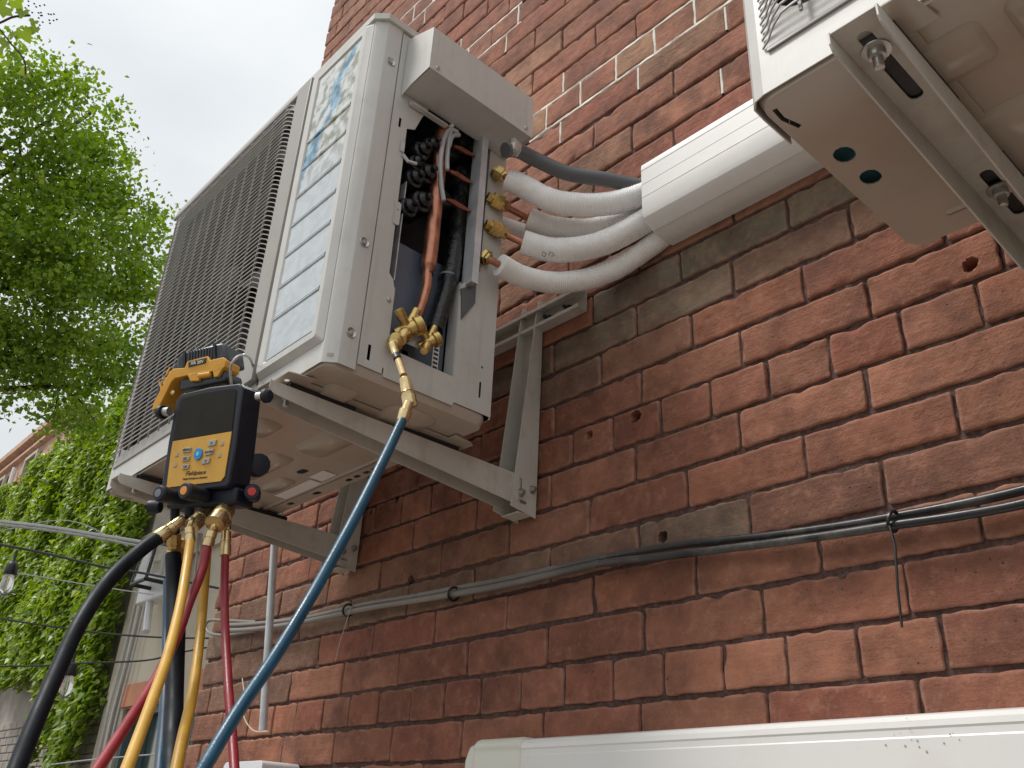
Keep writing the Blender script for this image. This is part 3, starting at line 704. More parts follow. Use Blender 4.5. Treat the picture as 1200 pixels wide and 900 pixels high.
    for (x, y, hx, hy) in ((-1.70, .895, .075, .016), (-1.585, .885, .028, .016)):
        t_ = MB(); t_.box((x-hx, y-hy, zp-.0022), (x+hx, y+hy, zp-.0004)); t_.build('foam_strip', M['white_print'], U, bevel=.0006)
    # feet: bent cross rails that overhang the casing at the back and the front
    for xf in (XL+.145, XR-.105):
        b = MB()
        b.plate([(xf-.03, .588), (xf+.03, .588), (xf+.034, .604), (xf+.04, .635), (xf-.04, .635), (xf-.034, .604)], [slot(xf, .602, .006, .004)], XY, .6655, .668)
        b.plate([(xf-.04, .932), (xf+.04, .932), (xf+.034, .972), (xf+.026, .985), (xf-.026, .985), (xf-.034, .972)], [slot(xf, .972, .006, .004)], XY, .6655, .668)
        b.plate([(xf-.018, .635), (xf+.018, .635), (xf+.018, .932), (xf-.018, .932)], [], XY, .6655, .668)
        b.build('foot_rail', M['pan'], U, bevel=.0006)
    return U
U1 = make_unit()

def recess_parts(U):
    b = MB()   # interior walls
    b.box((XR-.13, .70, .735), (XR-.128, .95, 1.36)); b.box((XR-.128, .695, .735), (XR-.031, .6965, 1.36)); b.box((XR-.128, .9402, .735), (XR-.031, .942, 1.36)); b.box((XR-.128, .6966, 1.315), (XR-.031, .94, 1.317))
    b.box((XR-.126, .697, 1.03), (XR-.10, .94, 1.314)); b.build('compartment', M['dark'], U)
    b = MB(); b.plate([(.722, .72), (.862, .72), (.862, .98), (.722, .98)], [rrect(.772, .752, .785, .768, .001, 1)], YZ, XR-.034, XR-.032)
    b.box((XR-.034, .7205, .718), (XR-.001, .8655, .7195)); b.build('valve_plate', M['bluesteel'], U)
    b = MB(); b.box((XR-.0318, .838, .752), (XR-.0312, .852, .805)); b.build('label_sticker', M['white_print'], U)
    for i in range(5):
        b = MB(); b.box((XR-.031, .840, .758+i*.009), (XR-.0306, .850, .7625+i*.009)); b.build('label_print', M['ink'], U, smooth=0)
    b = MB(); b.box((XR-.031, .7245, .882), (XR-.012, .7265, 1.12)); b.build('foil_strip', M['galv'], U)
recess_parts(U1)
# electrical cover
def cover(U):
    b = MB(); x1 = -1.052; y0, y1 = .682, .948; zt, zb = 1.398, 1.292
    ztt = 1.432
    def wall_(P, th=.0015):
        P = [Vector(p) for p in P]; nn = (P[1]-P[0]).cross(P[2]-P[0]).normalized()*th
        m_ = len(P); b.add(P+[p-nn for p in P], [tuple(range(m_)), tuple(reversed(range(m_, 2*m_)))]+[(i, (i+1) % m_, m_+(i+1) % m_, m_+i) for i in range(m_)])
    wall_([(x1, y0, zb), (x1, y1, zb), (x1, y1, zt), (x1, y0, zt)])
    wall_([(XR+.001, y0, ztt), (x1, y0, zt), (x1, y1, zt), (XR+.001, y1, ztt)])
    wall_([(XR+.001, y0, zb-.012), (XR+.03, y0, zb-.004), (x1, y0, zb), (x1, y0, zt), (XR+.001, y0, ztt)])
    wall_([(XR+.001, y1, zb-.01), (XR+.001, y1, ztt), (x1, y1, zt), (x1, y1, zb)])
    wall_([(XR+.001, y0+.002, zb-.001), (XR+.001, y1-.002, zb-.001), (x1-.002, y1-.002, zb+.0015), (x1-.002, y0+.002, zb+.0015)])
    o = b.build('electrical_cover', M['paint'], U, smooth=0, bevel=.0012)
    for (y, z) in ((.699, 1.302), (.929, 1.306)):
        s_ = MB(); s_.lathe((x1-.0005, y, z), (1, 0, 0), [(0, .005), (.002, .005), (.004, .003), (.0041, .0005)], 10); s_.build('screw', M['steel'], o)
    b = MB(); b.box((XR+.001, .70, 1.268), (XR+.014, .79, 1.271)); b.box((XR+.001, .70, 1.268), (XR+.003, .79, 1.281)); b.build('cable_ledge', M['paint'], U, bevel=.001)
# ---- piping inside the service opening
def T3(x, L): return [aX(px, py, x) for px, py in L]
def piping(U):
    xs = XR-.012
    b = MB(); p = T3(xs, [(519, 152), (515, 190), (510, 240), (505, 290), (502, 312)])
    b.tube(smooth_path(p, 4), .0145, 18); b.lathe(p[-1], (p[-1]-p[-2]), [(0, .0145), (.004, .0135), (.010, .0092), (.02, .0092)], 18)
    b.lathe(p[0], p[0]-p[1], [(0, .0145), (.004, .012), (.006, .004)], 18)
    b.build('copper_header', M['copper'], U)
    b = MB(); p = T3(xs, [(501, 320), (500, 335), (496, 352), (489, 372)]); b.tube(smooth_path(p, 5), .0095, 14); b.build('copper_tube', M['copper'], U)
    b = MB(); b.lathe(aX(502, 322, xs), (0, 0, 1), [(0, .0102), (.003, .0102)], 14); b.build('rubber_ring', M['rubber'], U)
    # black insulated line down to the second valve
    b = MB(); p = [aX(543, 180, xs-.055), aX(538, 240, xs-.045), aX(532, 290, xs-.02), aX(527, 322, xs-.008), aX(522, 345, xs-.006), aX(514, 372, xs-.004), aX(509, 388, xs)]
    pp = smooth_path(p, 10); n = len(pp)
    rad = [(.0195 if i < n*.55 else .0165)*(1+.07*noise.noise(Vector((i*.7, 3, 1)))) for i in range(n)]
    b.tube(pp, rad, 14); b.build('insulated_line', M['gloss_black'], U, smooth=60)
    b = MB(); b.lathe(aX(525, 325, xs-.006), (.1, 0, 1), [(0, .0175), (.004, .0175)], 14); b.build('clamp_band', M['grey_cap'], U)
    b = MB(); p = T3(xs-.03, [(556, 195), (552, 250), (546, 300), (538, 345)]); b.tube(smooth_path(p, 8), .014, 12); b.build('insulated_line', M['rubber'], U)
    # black valve coils stacked at the left
    for (px, py, r) in ((497, 173, .021), (488, 206, .021), (481, 240, .021), (508, 166, .018), (503, 200, .024), (497, 233, .024), (490, 188, .018)):
        c = aX(px, py, xs+.012); b = MB()
        b.lathe(c-Vector((.06, 0, 0)), (1, .05, 0), [(0, r), (.046, r), (.052, r*.9), (.054, r*.66), (.062, r*.64), (.065, r*.45), (.067, r*.3), (.076, r*.28), (.078, .001)], 18)
        b.build('valve_coil', M['gloss_black'], U)
    for i, (px, py) in enumerate(((545, 165), (540, 207), (536, 240), (556, 172), (520, 235), (548, 225), (515, 200), (530, 178), (552, 212))):
        c = aX(px, py, xs-.035); b = MB()
        b.lathe(c-Vector((.04, 0, 0)), (1, .1*(i % 3-1), .1), [(0, .022), (.040, .022), (.046, .018), (.047, .012), (.042, .009), (.042, .001)], 14)
        b.build('valve_body', M['rubber'], U)
    # copper saddle strips
    for (a, c) in (((533, 170), (557, 182)), ((528, 199), (554, 214)), ((524, 232), (552, 247))):
        p, q = aX(*a, xs+.014), aX(*c, xs+.014); d = (q-p); m_ = (p+q)/2
        up = Vector((0, 0, 1)); b = MB()
        L0 = [p, p+d*.3+up*.005, p+d*.6+up*.004, q+up*.001, q-up*.003, p+d*.6-up*.007, p+d*.3-up*.006, p-up*.005]
        b.add(L0+[v-Vector((.008, 0, -.003)) for v in L0], [tuple(range(8)), tuple(reversed(range(8, 16)))]+[(i, (i+1) % 8, 8+(i+1) % 8, 8+i) for i in range(8)])
        b.build('copper_strap', M['copper_leaf'], U)
    # grey sensor leads looping over the header
    for L_ in ([(536, 155), (527, 152), (520, 165), (516, 190), (517, 215), (520, 235)], [(529, 150), (526, 165), (524, 185), (524, 199)], [(538, 158), (530, 160), (526, 172)]):
        b = MB(); b.tube(smooth_path(T3(xs+.018, L_), 6), .0046, 8); b.build('sensor_lead', M['wire_grey'], U)
    b = MB(); b.tube(T3(xs+.013, [(527, 150), (530, 147)]), .0042, 8); b.build('cable_tie', M['white_print'], U)
    # small galvanised clip at the left and the long galvanised post
    b = MB(); c = aX(472, 171, XR+.004); b.box((c.x-.001, c.y-.004, c.z-.013), (c.x+.001, c.y+.004, c.z+.013))
    p = T3(XR+.004, [(472, 181), (478, 189), (488, 192)]); b.tube(p, .0035, 6); b.build('clip', M['galv'], U)
    top, bot = aX(570, 156, XR+.02), aX(558, 332, XR+.02)
    b = MB(); b.box((top.x-.03, top.y-.008, bot.z), (top.x, top.y-.0068, top.z)); b.box((top.x-.0012, top.y-.0068, bot.z), (top.x, top.y+.0065, top.z)); b.box((top.x-.012, top.y+.0066, bot.z), (top.x, top.y+.0078, top.z))
    b.build('galvanised_post', M['galv'], U)
    b = MB(); q = T3(XR+.003, [(541, 338), (558, 333), (557, 355), (541, 374)]); b.add(q+[v-Vector((.012, 0, 0)) for v in q], [(0, 1, 2, 3), (7, 6, 5, 4)]+[(i, (i+1) % 4, 4+(i+1) % 4, 4+i) for i in range(4)])
    b.build('edge_guard', M['conduit'], U)
    # service valves
    def valve(c, s, big, nm):
        c = Vector(c); b = MB(); v = empty
        ax = Vector((.35, .75, .55)).normalized()
        b.lathe(c-ax*.018*s, ax, [(0, .006*s), (.006*s, .0075*s), (.018*s, .009*s), (.026*s, .0095*s), (.027*s, .0125*s), (.036*s, .0125*s), (.038*s, .010*s), (.0385*s, .004*s)], 16)
        u2 = Vector((.25, -.75, .55)).normalized()
        b.lathe(c, u2, [(0, .0075*s), (.012*s, .0055*s), (.020*s, .0065*s), (.027*s, .0062*s), (.028*s, .002*s)], 8)
        u3 = Vector((.35, -.45, -.8)).normalized()
        b.lathe(c, u3, [(0, .0075*s), (.010*s, .0062*s), (.012*s, .0085*s), (.022*s, .0085*s), (.024*s, .0065*s), (.032*s, .006*s), (.033*s, .002*s)], 12)
        u4 = Vector((.1, .25, 1)).normalized(); b.lathe(c, u4, [(0, .007*s), (.016*s, .0068*s), (.03*s, .0055*s)], 12)
        return b.build('service_valve', M['brass'], U, smooth=45)
    v1 = valve(aX(478, 386, XR+.008), 1.45, True, ''); v2 = valve(aX(502, 401, XR+.004), 1.15, False, '')
    b = MB(); p = [(474, 428), (488, 412), (489, 426)]
    b.box((XR-.03, .752, .782), (XR-.004, .80, .785)); b.box((XR-.006, .752, .765), (XR-.0045, .80, .785)); b.build('valve_bracket', M['galv'], U)
    b = MB(); c = aX(465, 398, XR+.012); b.lathe(c, (.35, -.45, -.8), [(0, .011), (.002, .0145), (.005, .0115), (.008, .0145), (.011, .0115), (.014, .0145), (.017, .0115), (.022, .013), (.028, .008)], 16)
    b.build('knurled_cap', M['brass'], U, smooth=30)
    # flare nuts on the wall side
    xs2 = XR+.008
    for (a, c_) in (((577, 199), (592, 209)), ((571, 230), (597, 244)), ((569, 262), (595, 276)), ((566, 300), (574, 304))):
        p, q = aX(*a, xs2), aX(*c_, xs2+.012); d = (q-p); l = d.length; b = MB()
        b.lathe(p, d, [(0, .010), (l*.2, .010), (l*.22, .0165), (l*.66, .0165), (l*.70, .012), (l*.96, .0115), (l, .006)], 6)
        b.build('flare_nut', M['brass'], U, smooth=20)
cover(U1); piping(U1)

# second unit hangs to the right; it has no pipes in view, so only the shared parts are copied
U2 = copy_tree(U1, None, Vector((1.725, 0, 0)))
U2['label'] = 'beige outdoor air conditioner unit seen from below, cut off by the right edge'
for c in children(U2):
    if c.name.split('.')[0] in ('copper_header', 'copper_tube', 'sensor_lead', 'copper_strap', 'service_valve', 'flare_nut', 'valve_stub', 'insulated_line', 'valve_coil', 'valve_body', 'knurled_cap', 'galvanised_post', 'edge_guard', 'clip', 'foil_strip', 'label_sticker', 'label_print', 'rubber_ring', 'clamp_band', 'cable_tie', 'valve_bracket', 'foam_strip'):
        bpy.data.objects.remove(c)

# ================================================================ WALL BRACKETS
def bracket(x, label):     # x = face of the near flange
    B = empty('wall_bracket', (x, 1.0, .59), label, 'bracket', 'steel wall brackets under the air conditioners')
    w, t = .047, .0022; xb_ = x-.0245; z0, z1 = .595, .655; y0, y1 = .572, 1.13
    b = MB()
    side = [(y0, z1), (y0, .6415), (y0+.003, .6365), (y0+.009, .6335), (y0+.016, .6325), (y1, .592), (y1, z1)]
    for xx in (x-t, x-w): b.plate(side, [], YZ, xx, xx+t)
    b.plate([(x-w+t, y0+.0005), (x-t, y0+.0005), (x-t, y1), (x-w+t, y1)], [slot(xb_, .645, .0068, .055), slot(xb_, .895, .0068, .05)], XY, z1-t-.0003, z1-.0003)
    b.build('arm', M['bracket'], B, smooth=0, bevel=.0009)
    # upright: two tapering cheeks and a back web
    b = MB()
    ch = [(1.104, .585), (1.172, .575), (1.1735, 1.070), (1.168, 1.081), (1.158, 1.076), (1.150, 1.025), (1.118, .72)]
    b.plate(ch, [slot(1.128, .636, .004, .012), slot(1.134, .600, .012, .0035)], YZ, x+.0005, x+.0005+t)
    b.plate([(y, z) for y, z in ch], [], YZ, x-w-.0028, x-w-.0028+t)
    b.box((x-w-.0006, 1.164, .60), (x+.0003, 1.1662, 1.06)); b.box((x-w-.0006, 1.125, .5775), (x+.0003, 1.162, .5795))
    b.build('upright', M['bracket'], B, smooth=0, bevel=.0009)
    for (y, z) in ((1.128, .617), (1.158, .632)):
        s_ = MB(); s_.lathe((x+.0027, y, z), (1, 0, 0), [(0, .0085), (.0015, .0085), (.0016, .0066), (.006, .0066), (.0065, .0042), (.011, .004), (.0112, .001)], 12); s_.build('bolt', M['steel'], B, smooth=30)
    for y in (.617, .885):
        s_ = MB(); s_.lathe((xb_, y, z1-.003), (0, 0, -1), [(0, .0132), (.0018, .0132), (.002, .0082), (.0095, .0078), (.010, .0050), (.012, .0046), (.014, .0050), (.016, .0046), (.018, .0050), (.022, .0044), (.0225, .002)], 16); s_.build('bolt', M['steel'], B, smooth=30)
    for y in (.672, .905):
        p_ = MB(); p_.box((x-w+.002, y-.065, z1+.001), (x-.001, y+.065, z1+.009)); p_.build('rubber_pad', M['rubber'], B, bevel=.001)
    return B
BX = (-1.24, -1.872)
bracket(BX[0], 'beige steel wall bracket under the right end of the opened air conditioner')
bracket(BX[1], 'beige steel wall bracket under the grille end of the opened unit, partly behind blue hose')
bracket(-.203, 'beige steel bracket arm with a slotted bolt under the cut off right unit')
def rail(x0, x1, label):
    Rr = empty('mounting_rail', (x1, 1.16, 1.0), label, 'rail', 'steel mounting rails on the brick wall')
    b = MB(); t = .002; zt, zb = 1.054, 1.004
    pr = [(1.178, zb), (1.178, zt), (1.150, zt), (1.150, zt-.008), (1.152, zt-.008), (1.152, zt-.002), (1.176, zt-.002), (1.176, zb+.002), (1.152, zb+.002), (1.152, zb+.008), (1.150, zb+.008), (1.150, zb)]
    b.plate(pr, [], YZ, x0, x1); b.build('channel', M['bracket'], Rr, smooth=0, bevel=.0005)
    for x in (x1-.05, x1-.11, x0+.08):
        s_ = MB(); s_.lathe((x, 1.1755, (zt+zb)/2), (0, -1, 0), [(0, .011), (.002, .011), (.0022, .007), (.009, .007), (.012, .004), (.018, .004)], 6); s_.build('bolt', M['rubber'], Rr)
    return Rr
p = aY(681, 372, 1.16)
rail(-1.99, p.x, 'short end of beige steel rail fixed to brick behind the bracket uprights')
rail(-.30, .70, 'beige steel rail on the brick behind the right unit')

# ================================================================ WHITE LINE DUCT AND HOSES
D = empty('line_duct', (-.5, 1.14, 1.07), 'white plastic line duct carrying the pipes along the brick to the right unit', 'duct')
def duct_prof(): return [(1.1795, 1.215), (1.098, 1.213), (1.089, 1.204), (1.088, 1.196), (1.088, 1.1905), (1.0888, 1.190), (1.0888, 1.1885), (1.088, 1.188), (1.088, 1.155), (1.0885, 1.1545), (1.0885, 1.153), (1.088, 1.1525),
    (1.088, 1.124), (1.0888, 1.1235), (1.0888, 1.122), (1.088, 1.1215), (1.0885, 1.088), (1.092, 1.078), (1.100, 1.070), (1.119, 1.061), (1.122, 1.063), (1.126, 1.061), (1.150, 1.056), (1.160, 1.057), (1.1795, 1.060)]
dp = duct_prof(); inn = [(min(y+.002, 1.1792), z+(-.002 if z > 1.13 else .002)) for y, z in dp]
b = MB(); b.plate(dp+list(reversed(inn)), [], YZ, -.883, 1.6); b.build('cover', M['pvc'], D, smooth=25)
b = MB(); b.box((-.88, 1.1762, 1.066), (1.6, 1.1778, 1.208)); b.build('back_plate', M['pvc'], D)
HG = 'white insulated refrigerant hoses running into the line duct'
def hose(path, r, m, label, cat='hose', group=None, name='insulated_hose', rib=0, n=8, seg=14, parts=None):
    pp = smooth_path(path, n); b = MB()
    if rib:
        # resample finely for the wrap ridges
        L_ = [0]
        for a, c in zip(pp, pp[1:]): L_.append(L_[-1]+(c-a).length)
        tot = L_[-1]; k = int(tot/(rib/4)); q = []; j = 0
        for i in range(k+1):
            s = tot*i/k
            while j < len(L_)-2 and L_[j+1] < s: j += 1
            t = (s-L_[j])/max(1e-9, L_[j+1]-L_[j]); q.append(pp[j].lerp(pp[j+1], min(1, t)))
        rad = [r*(1+.020*(1 if (i % 4) in (0, 1) else -1)+.035*noise.noise(Vector((i*.06, r*900, 2)))) for i in range(len(q))]
        rad[0] = r*.8; b.tube(q, rad, seg)
    else: b.tube(pp, r, seg)
    root = empty(name, path[0], label, cat, group)
    b.build('sleeve' if rib else 'tube', m, root, smooth=60)
    return root, pp
def endpt(y, z): return Vector((-.84, y, z))
hs = [([aD(597, 211, 1.83), aD(612, 218, 1.82), aD(650, 236, 1.80), aD(700, 240, 1.80), aD(748, 230, 1.79), aD(800, 205, 1.77)], .0235, 'topmost white ribbed insulated hose, just below the grey conduit'),
      ([aD(619, 256, 1.86), aD(650, 267, 1.86), aD(700, 268, 1.85), aD(752, 246, 1.83), aD(800, 215, 1.80)], .0235, 'white ribbed insulated hose, second from the top, half hidden by the one below'),
      ([aD(612, 284, 1.79), aD(650, 293, 1.79), aD(700, 287, 1.78), aD(748, 264, 1.775), aD(800, 228, 1.77)], .0245, 'thick white ribbed insulated hose third from the top, marked with black pen'),
      ([aD(585, 310, 1.73), aD(615, 325, 1.76), aD(660, 331, 1.79), aD(715, 318, 1.80), aD(770, 283, 1.78), aD(812, 250, 1.76)], .0215, 'lowest and greyest of the white insulated hoses')]
stub = [[(592, 207), (606, 216)], [(594, 243), (614, 253)], [(594, 276), (614, 285)], [(573, 304), (588, 313)]]
for (P_, r_, lab), sb in zip(hs, stub):
    h_, pp = hose(P_, r_, M['foam'], lab, 'hose', HG, rib=.0042, seg=20)
    d0 = (pp[1]-pp[0]).normalized(); b = MB(); s0 = P_[0]+d0*.01; e0 = aX(sb[0][0], sb[0][1], XR+.03)
    b.tube([s0, P_[0], e0], .0068, 10); b.build('copper_stub', M['copper'], h_)
# pen marks on the third hose
mk = [[(635, 298), (637, 295), (640, 297), (638, 301), (635, 299)], [(643, 299), (645, 295), (649, 297), (646, 301), (650, 299)]]
b = MB()
for L_ in mk: b.tube([aD(px, py, 1.7635) for px, py in L_], .0007, 5)
hobj = [o for o in bpy.data.objects if o.get('label', '').startswith('thick white ribbed')][0]
b.build('pen_mark', M['ink'], hobj)
h5, _ = hose([aD(583, 262, 1.93), aD(600, 268, 1.93), aD(625, 276, 1.92), aD(660, 280, 1.90), aD(700, 278, 1.88), aD(760, 258, 1.82)], .019, M['foam'], 'white insulated hose mostly hidden behind the others next to the flare nuts', 'hose', HG, rib=.0042)
g5, _ = hose([aD(592, 176, 1.78), aD(606, 176, 1.80), aD(628, 187, 1.82), aD(665, 203, 1.82), aD(708, 210, 1.81), Vector((-.900, 1.118, 1.182)), Vector((-.84, 1.122, 1.186)), Vector((-.76, 1.122, 1.186))], .0152, M['conduit'], 'smooth grey electrical conduit curving from the metal cover into the white duct', 'conduit', None, 'electrical_conduit', seg=18)
b = MB(); c0 = aD(604, 175, 1.795); dd = (aD(612, 179, 1.805)-aD(598, 173, 1.79)); b.lathe(c0-dd*.6, dd, [(0, .012), (.004, .020), (.012, .020), (.013, .0165), (.022, .0165)], 8); b.build('lock_nut', M['steel'], g5, smooth=20)

# lower big duct
D2 = empty('large_line_duct', (-.8, 1.12, .05), 'large white plastic duct along the bottom of the brick wall', 'duct')
def lp(y0): return [(1.1795, .158), (1.095, .158), (1.086, .155), (y0+.001, .149), (y0, .142), (y0+.0012, .1395), (y0+.0012, .132), (y0, .130), (y0, .06), (y0+.008, .045), (y0+.02, .035), (1.1795, .035)]
b = MB(); b.plate(lp(1.079), [], YZ, -1.155, 1.6); b.build('cover', M['pvc'], D2, smooth=25)
ec = [(y-.003 if y < 1.17 else y, z+(.003 if z > .1 else -.003)) for y, z in lp(1.079)]
b = MB(); b.plate(ec, [], YZ, -1.275, -1.1545); 
b.plate([(1.175, .155), (1.10, .155), (1.09, .13), (1.088, .06), (1.10, .045), (1.175, .045)], [], YZ, -1.312, -1.2755)
b.build('end_cap', M['cream'], D2, smooth=40, bevel=.008, seg=4)
b = MB()
for i in range(14):
    x = -.49+random.gauss(0, .022); z = .127+random.gauss(0, .009); s = random.uniform(.0006, .0015)
    b.lathe((x, 1.0784, z), (0, -1, 0), [(0, s), (.0003, s*.8)], 6)
b.build('dirt_marks', mat('dirt_mark', (.5, .38, .30), .9), D2)
D3 = empty('white_duct_elbow', aY(290, 897, 1.12), 'corner of a white plastic fitting at the bottom edge beside the red hose', 'fitting')
a, c = aY(262, 897, 1.08), aY(308, 892, 1.08)
b = MB(); b.plate(rrect(a.x, -.05, c.x, c.z+.002, .014), [], XZ, 1.08, 1.178); b.build('body', M['white_metal'], D3, bevel=.003)

# ================================================================ CABLES ON THE WALL
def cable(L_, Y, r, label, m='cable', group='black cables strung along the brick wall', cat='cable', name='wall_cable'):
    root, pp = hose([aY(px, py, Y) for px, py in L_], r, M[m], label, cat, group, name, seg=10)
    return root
cable([(262, 733), (300, 731), (360, 724), (430, 708), (480, 700), (540, 689), (600, 678), (700, 655), (780, 641), (850, 633), (900, 628), (980, 617), (1050, 605), (1120, 592), (1200, 574), (1300, 545)], 1.162, .0066, 'upper of two weathered black cables with painted sheen tied together across the brick wall')
cable([(262, 739), (300, 737), (360, 728), (430, 713), (480, 705), (540, 695), (600, 684), (700, 661), (780, 652), (850, 643), (900, 637), (980, 626), (1050, 615), (1120, 605), (1200, 590), (1300, 562)], 1.150, .0066, 'lower of two weathered black cables with painted sheen tied together across the brick wall')
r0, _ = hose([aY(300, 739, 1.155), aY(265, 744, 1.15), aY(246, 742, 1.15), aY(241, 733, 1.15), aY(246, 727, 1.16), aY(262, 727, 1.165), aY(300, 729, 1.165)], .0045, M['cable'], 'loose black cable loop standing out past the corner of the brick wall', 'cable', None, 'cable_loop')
def zip_tie(px, py, Y, tail, label):
    root = empty('cable_tie', aY(px, py, Y), label, 'cable tie', 'black cable ties on the wall cables')
    c = aY(px, py, Y); b = MB(); pts = [c+Vector((.004*math.sin(t), .0145*math.cos(t), .0128*math.sin(t))) for t in [2*math.pi*i/18 for i in range(19)]]
    b.tube(pts, .0028, 6); b.build('loop', M['rubber'], root)
    if tail: b = MB(); b.tube([c+Vector((0, -.013, -.010))]+[aY(x, y, Y-.018) for x, y in tail], .0019, 6); b.build('tail', M['rubber'], root)
zip_tie(1047, 611, 1.153, [(1049, 640), (1052, 690), (1057, 735)], 'black cable tie with a long tail hanging down near the right edge')
zip_tie(532, 696, 1.153, [(524, 704)], 'short black cable tie around the cables below the near bracket')
zip_tie(408, 715, 1.153, None, 'black cable tie around the cables right of the blue hose')
tag(MB().tube(smooth_path([aY(411, 712, 1.14), aY(404, 735, 1.15), aY(397, 758, 1.165), aY(393, 775, 1.172)], 5), .0009, 5).build('thin_wire', M['wire_grey']), 'thin loose grey wire hanging from the cables over the brick', 'wire')
tag(MB().tube(smooth_path([aY(284, 795, 1.16), aY(287, 820, 1.15), aY(286, 840, 1.14), aY(297, 856, 1.14), aY(314, 857, 1.14)], 6), .0016, 6).build('twine', M['twine']), 'short piece of cream twine hanging beside the conduit end', 'string')
# bare galvanised conduit hanging behind the left bracket
a, c = aX(322, 635, -2.08), aX(308, 856, -2.08)
gp = MB(); gp.tube([a+Vector((0, 0, .25)), a, c], .0098, 14, cap=False); dn = (c-a).normalized(); gp.lathe(c, -dn, [(0, .0098), (0, .0078), (.05, .0078)], 14)
tag(gp.build('metal_conduit', M['galv']), 'bare galvanised steel conduit hanging open ended in front of the brick', 'conduit')

# ================================================================ CHARGING HOSES
hG = 'refrigerant charging hoses hanging from the gauge manifold'
def ferrule(root, p, d, r, l, m='brass_pale', seg=12):
    d = Vector(d).normalized(); b = MB()
    b.lathe(p, d, [(0, r*1.05), (l*.35, r*1.18), (l*.5, r*1.2), (l*.55, r*.95), (l*.9, r*.9), (l, r*.5)], seg); return b.build('ferrule', M[m], root, smooth=30)
bh, pp = hose([aD(472, 492, 1.06), aD(452, 534, 1.02), aD(415, 608, .94), (aD(370, 690, .87)), aD(325, 765, .80), aD(280, 832, .74), aD(243, 893, .69), aD(205, 960, .63)], .00576, M['hose_blue'], 'blue charging hose running from the brass service valve down to the left', 'hose', None, 'blue_hose', seg=16)
d = aD(480, 470, 1.075)-aD(472, 492, 1.06); ferrule(bh, aD(471, 494, 1.06), d, .0066, .03)
# fittings from valve to blue hose
b = MB(); pth = [aD(478, 480, 1.07), aD(479, 474, 1.075)]; b.tube(smooth_path([aD(478, 480, 1.07), aD(481, 473, 1.078), aD(481, 466, 1.085)], 4), .0035, 10)
b.lathe(aD(481, 476, 1.078), aD(473, 438, 1.10)-aD(481, 476, 1.078), [(0, .0075), (.001, .0092), (.014, .0092), (.015, .0078), (.018, .0078), (.0185, .0092), (.02, .0085), (.038, .0072), (.040, .0055)], 14)
b.build('hose_coupler', M['brass_pale'], bh, smooth=35)
b = MB(); b.tube(smooth_path([aD(473, 440, 1.10), aD(468, 425, 1.115), aD(463, 413, 1.13), aD(460, 402, 1.14)], 5), .0048, 12)
b.build('valve_core_tool', M['brass_pale'], bh)
b = MB(); b.lathe(aD(466, 421, 1.118), aD(463, 413, 1.13)-aD(466, 421, 1.118), [(0, .0053), (.010, .0053)], 12); b.build('black_band', M['rubber'], bh)

# manifold end points
bk, pp = hose([aD(190, 627, 1.40), aD(165, 645, 1.37), aD(128, 680, 1.30), aD(95, 728, 1.22), aD(68, 785, 1.15), aD(42, 845, 1.08), aD(18, 905, 1.02), aD(0, 960, .97)], .0108, M['hose_black'], 'thick black vacuum hose arcing down to the lower left corner', 'hose', hG, 'vacuum_hose', seg=18)
b = MB(); d = aD(210, 612, 1.42)-aD(186, 630, 1.40); b.lathe(aD(184, 631, 1.395), d, [(0, .0113), (.004, .012), (.02, .011), (.022, .0098), (.03, .0098), (.031, .0085), (.045, .0085), (.05, .006)], 14); b.build('ferrule', M['brass_pale'], bk, smooth=30)
yh, _ = hose([aD(223, 634, 1.36), aD(219, 662, 1.32), aD(211, 710, 1.24), aD(196, 770, 1.13), aD(175, 830, 1.02), aD(149, 900, .92), aD(130, 950, .85)], .0068, M['hose_yellow'], 'bright yellow charging hose crossing in front of the red one', 'hose', hG, 'yellow_hose')
rh, _ = hose([aD(243, 640, 1.35), aD(237, 668, 1.33), aD(222, 706, 1.29), aD(208, 745, 1.24), aD(180, 800, 1.13), aD(148, 850, 1.03), aD(114, 902, .95), aD(90, 940, .9)], .0067, M['hose_red'], 'dark red charging hose that crosses behind the yellow hose', 'hose', hG, 'red_hose')
oh, _ = hose([aD(243, 640, 1.42), aD(240, 680, 1.40), aD(235, 740, 1.34), aD(226, 810, 1.22), aD(214, 865, 1.1), aD(206, 905, 1.04), aD(198, 950, .98)], .0072, M['hose_ochre'], 'ochre yellow charging hose hanging behind the red hose', 'hose', hG, 'yellow_hose')
r2, _ = hose([aD(264, 650, 1.38), aD(263, 690, 1.36), aD(264, 740, 1.30), aD(268, 810, 1.2), aD(272, 860, 1.14), aD(275, 905, 1.08), aD(278, 950, 1.03)], .0062, M['hose_red'], 'dark red charging hose hanging straight down, rightmost under the gauge', 'hose', hG, 'red_hose')
k1, _ = hose([aD(203, 650, 1.44), aD(204, 700, 1.40), aD(204, 760, 1.33), aD(204, 820, 1.25), aD(202, 880, 1.16), aD(200, 950, 1.07)], .0125, M['hose_black'], 'thick black hose hanging straight down behind the yellow hose', 'hose', hG, 'black_hose')
k2, _ = hose([aD(213, 655, 1.47), aD(213, 700, 1.43), aD(211, 760, 1.36), aD(209, 820, 1.28), aD(207, 880, 1.19), aD(205, 950, 1.1)], .0075, M['hose_black'], 'thinner black hose hanging beside the thick black hose', 'hose', hG, 'black_hose')
k3, _ = hose([aD(197, 680, 1.47), aD(196, 740, 1.4), aD(195, 790, 1.32), aD(192, 845, 1.22), aD(187, 905, 1.12), aD(184, 950, 1.05)], .0078, M['hose_navy'], 'dark blue hose end beside the hanging black hose', 'hose', hG, 'navy_hose')

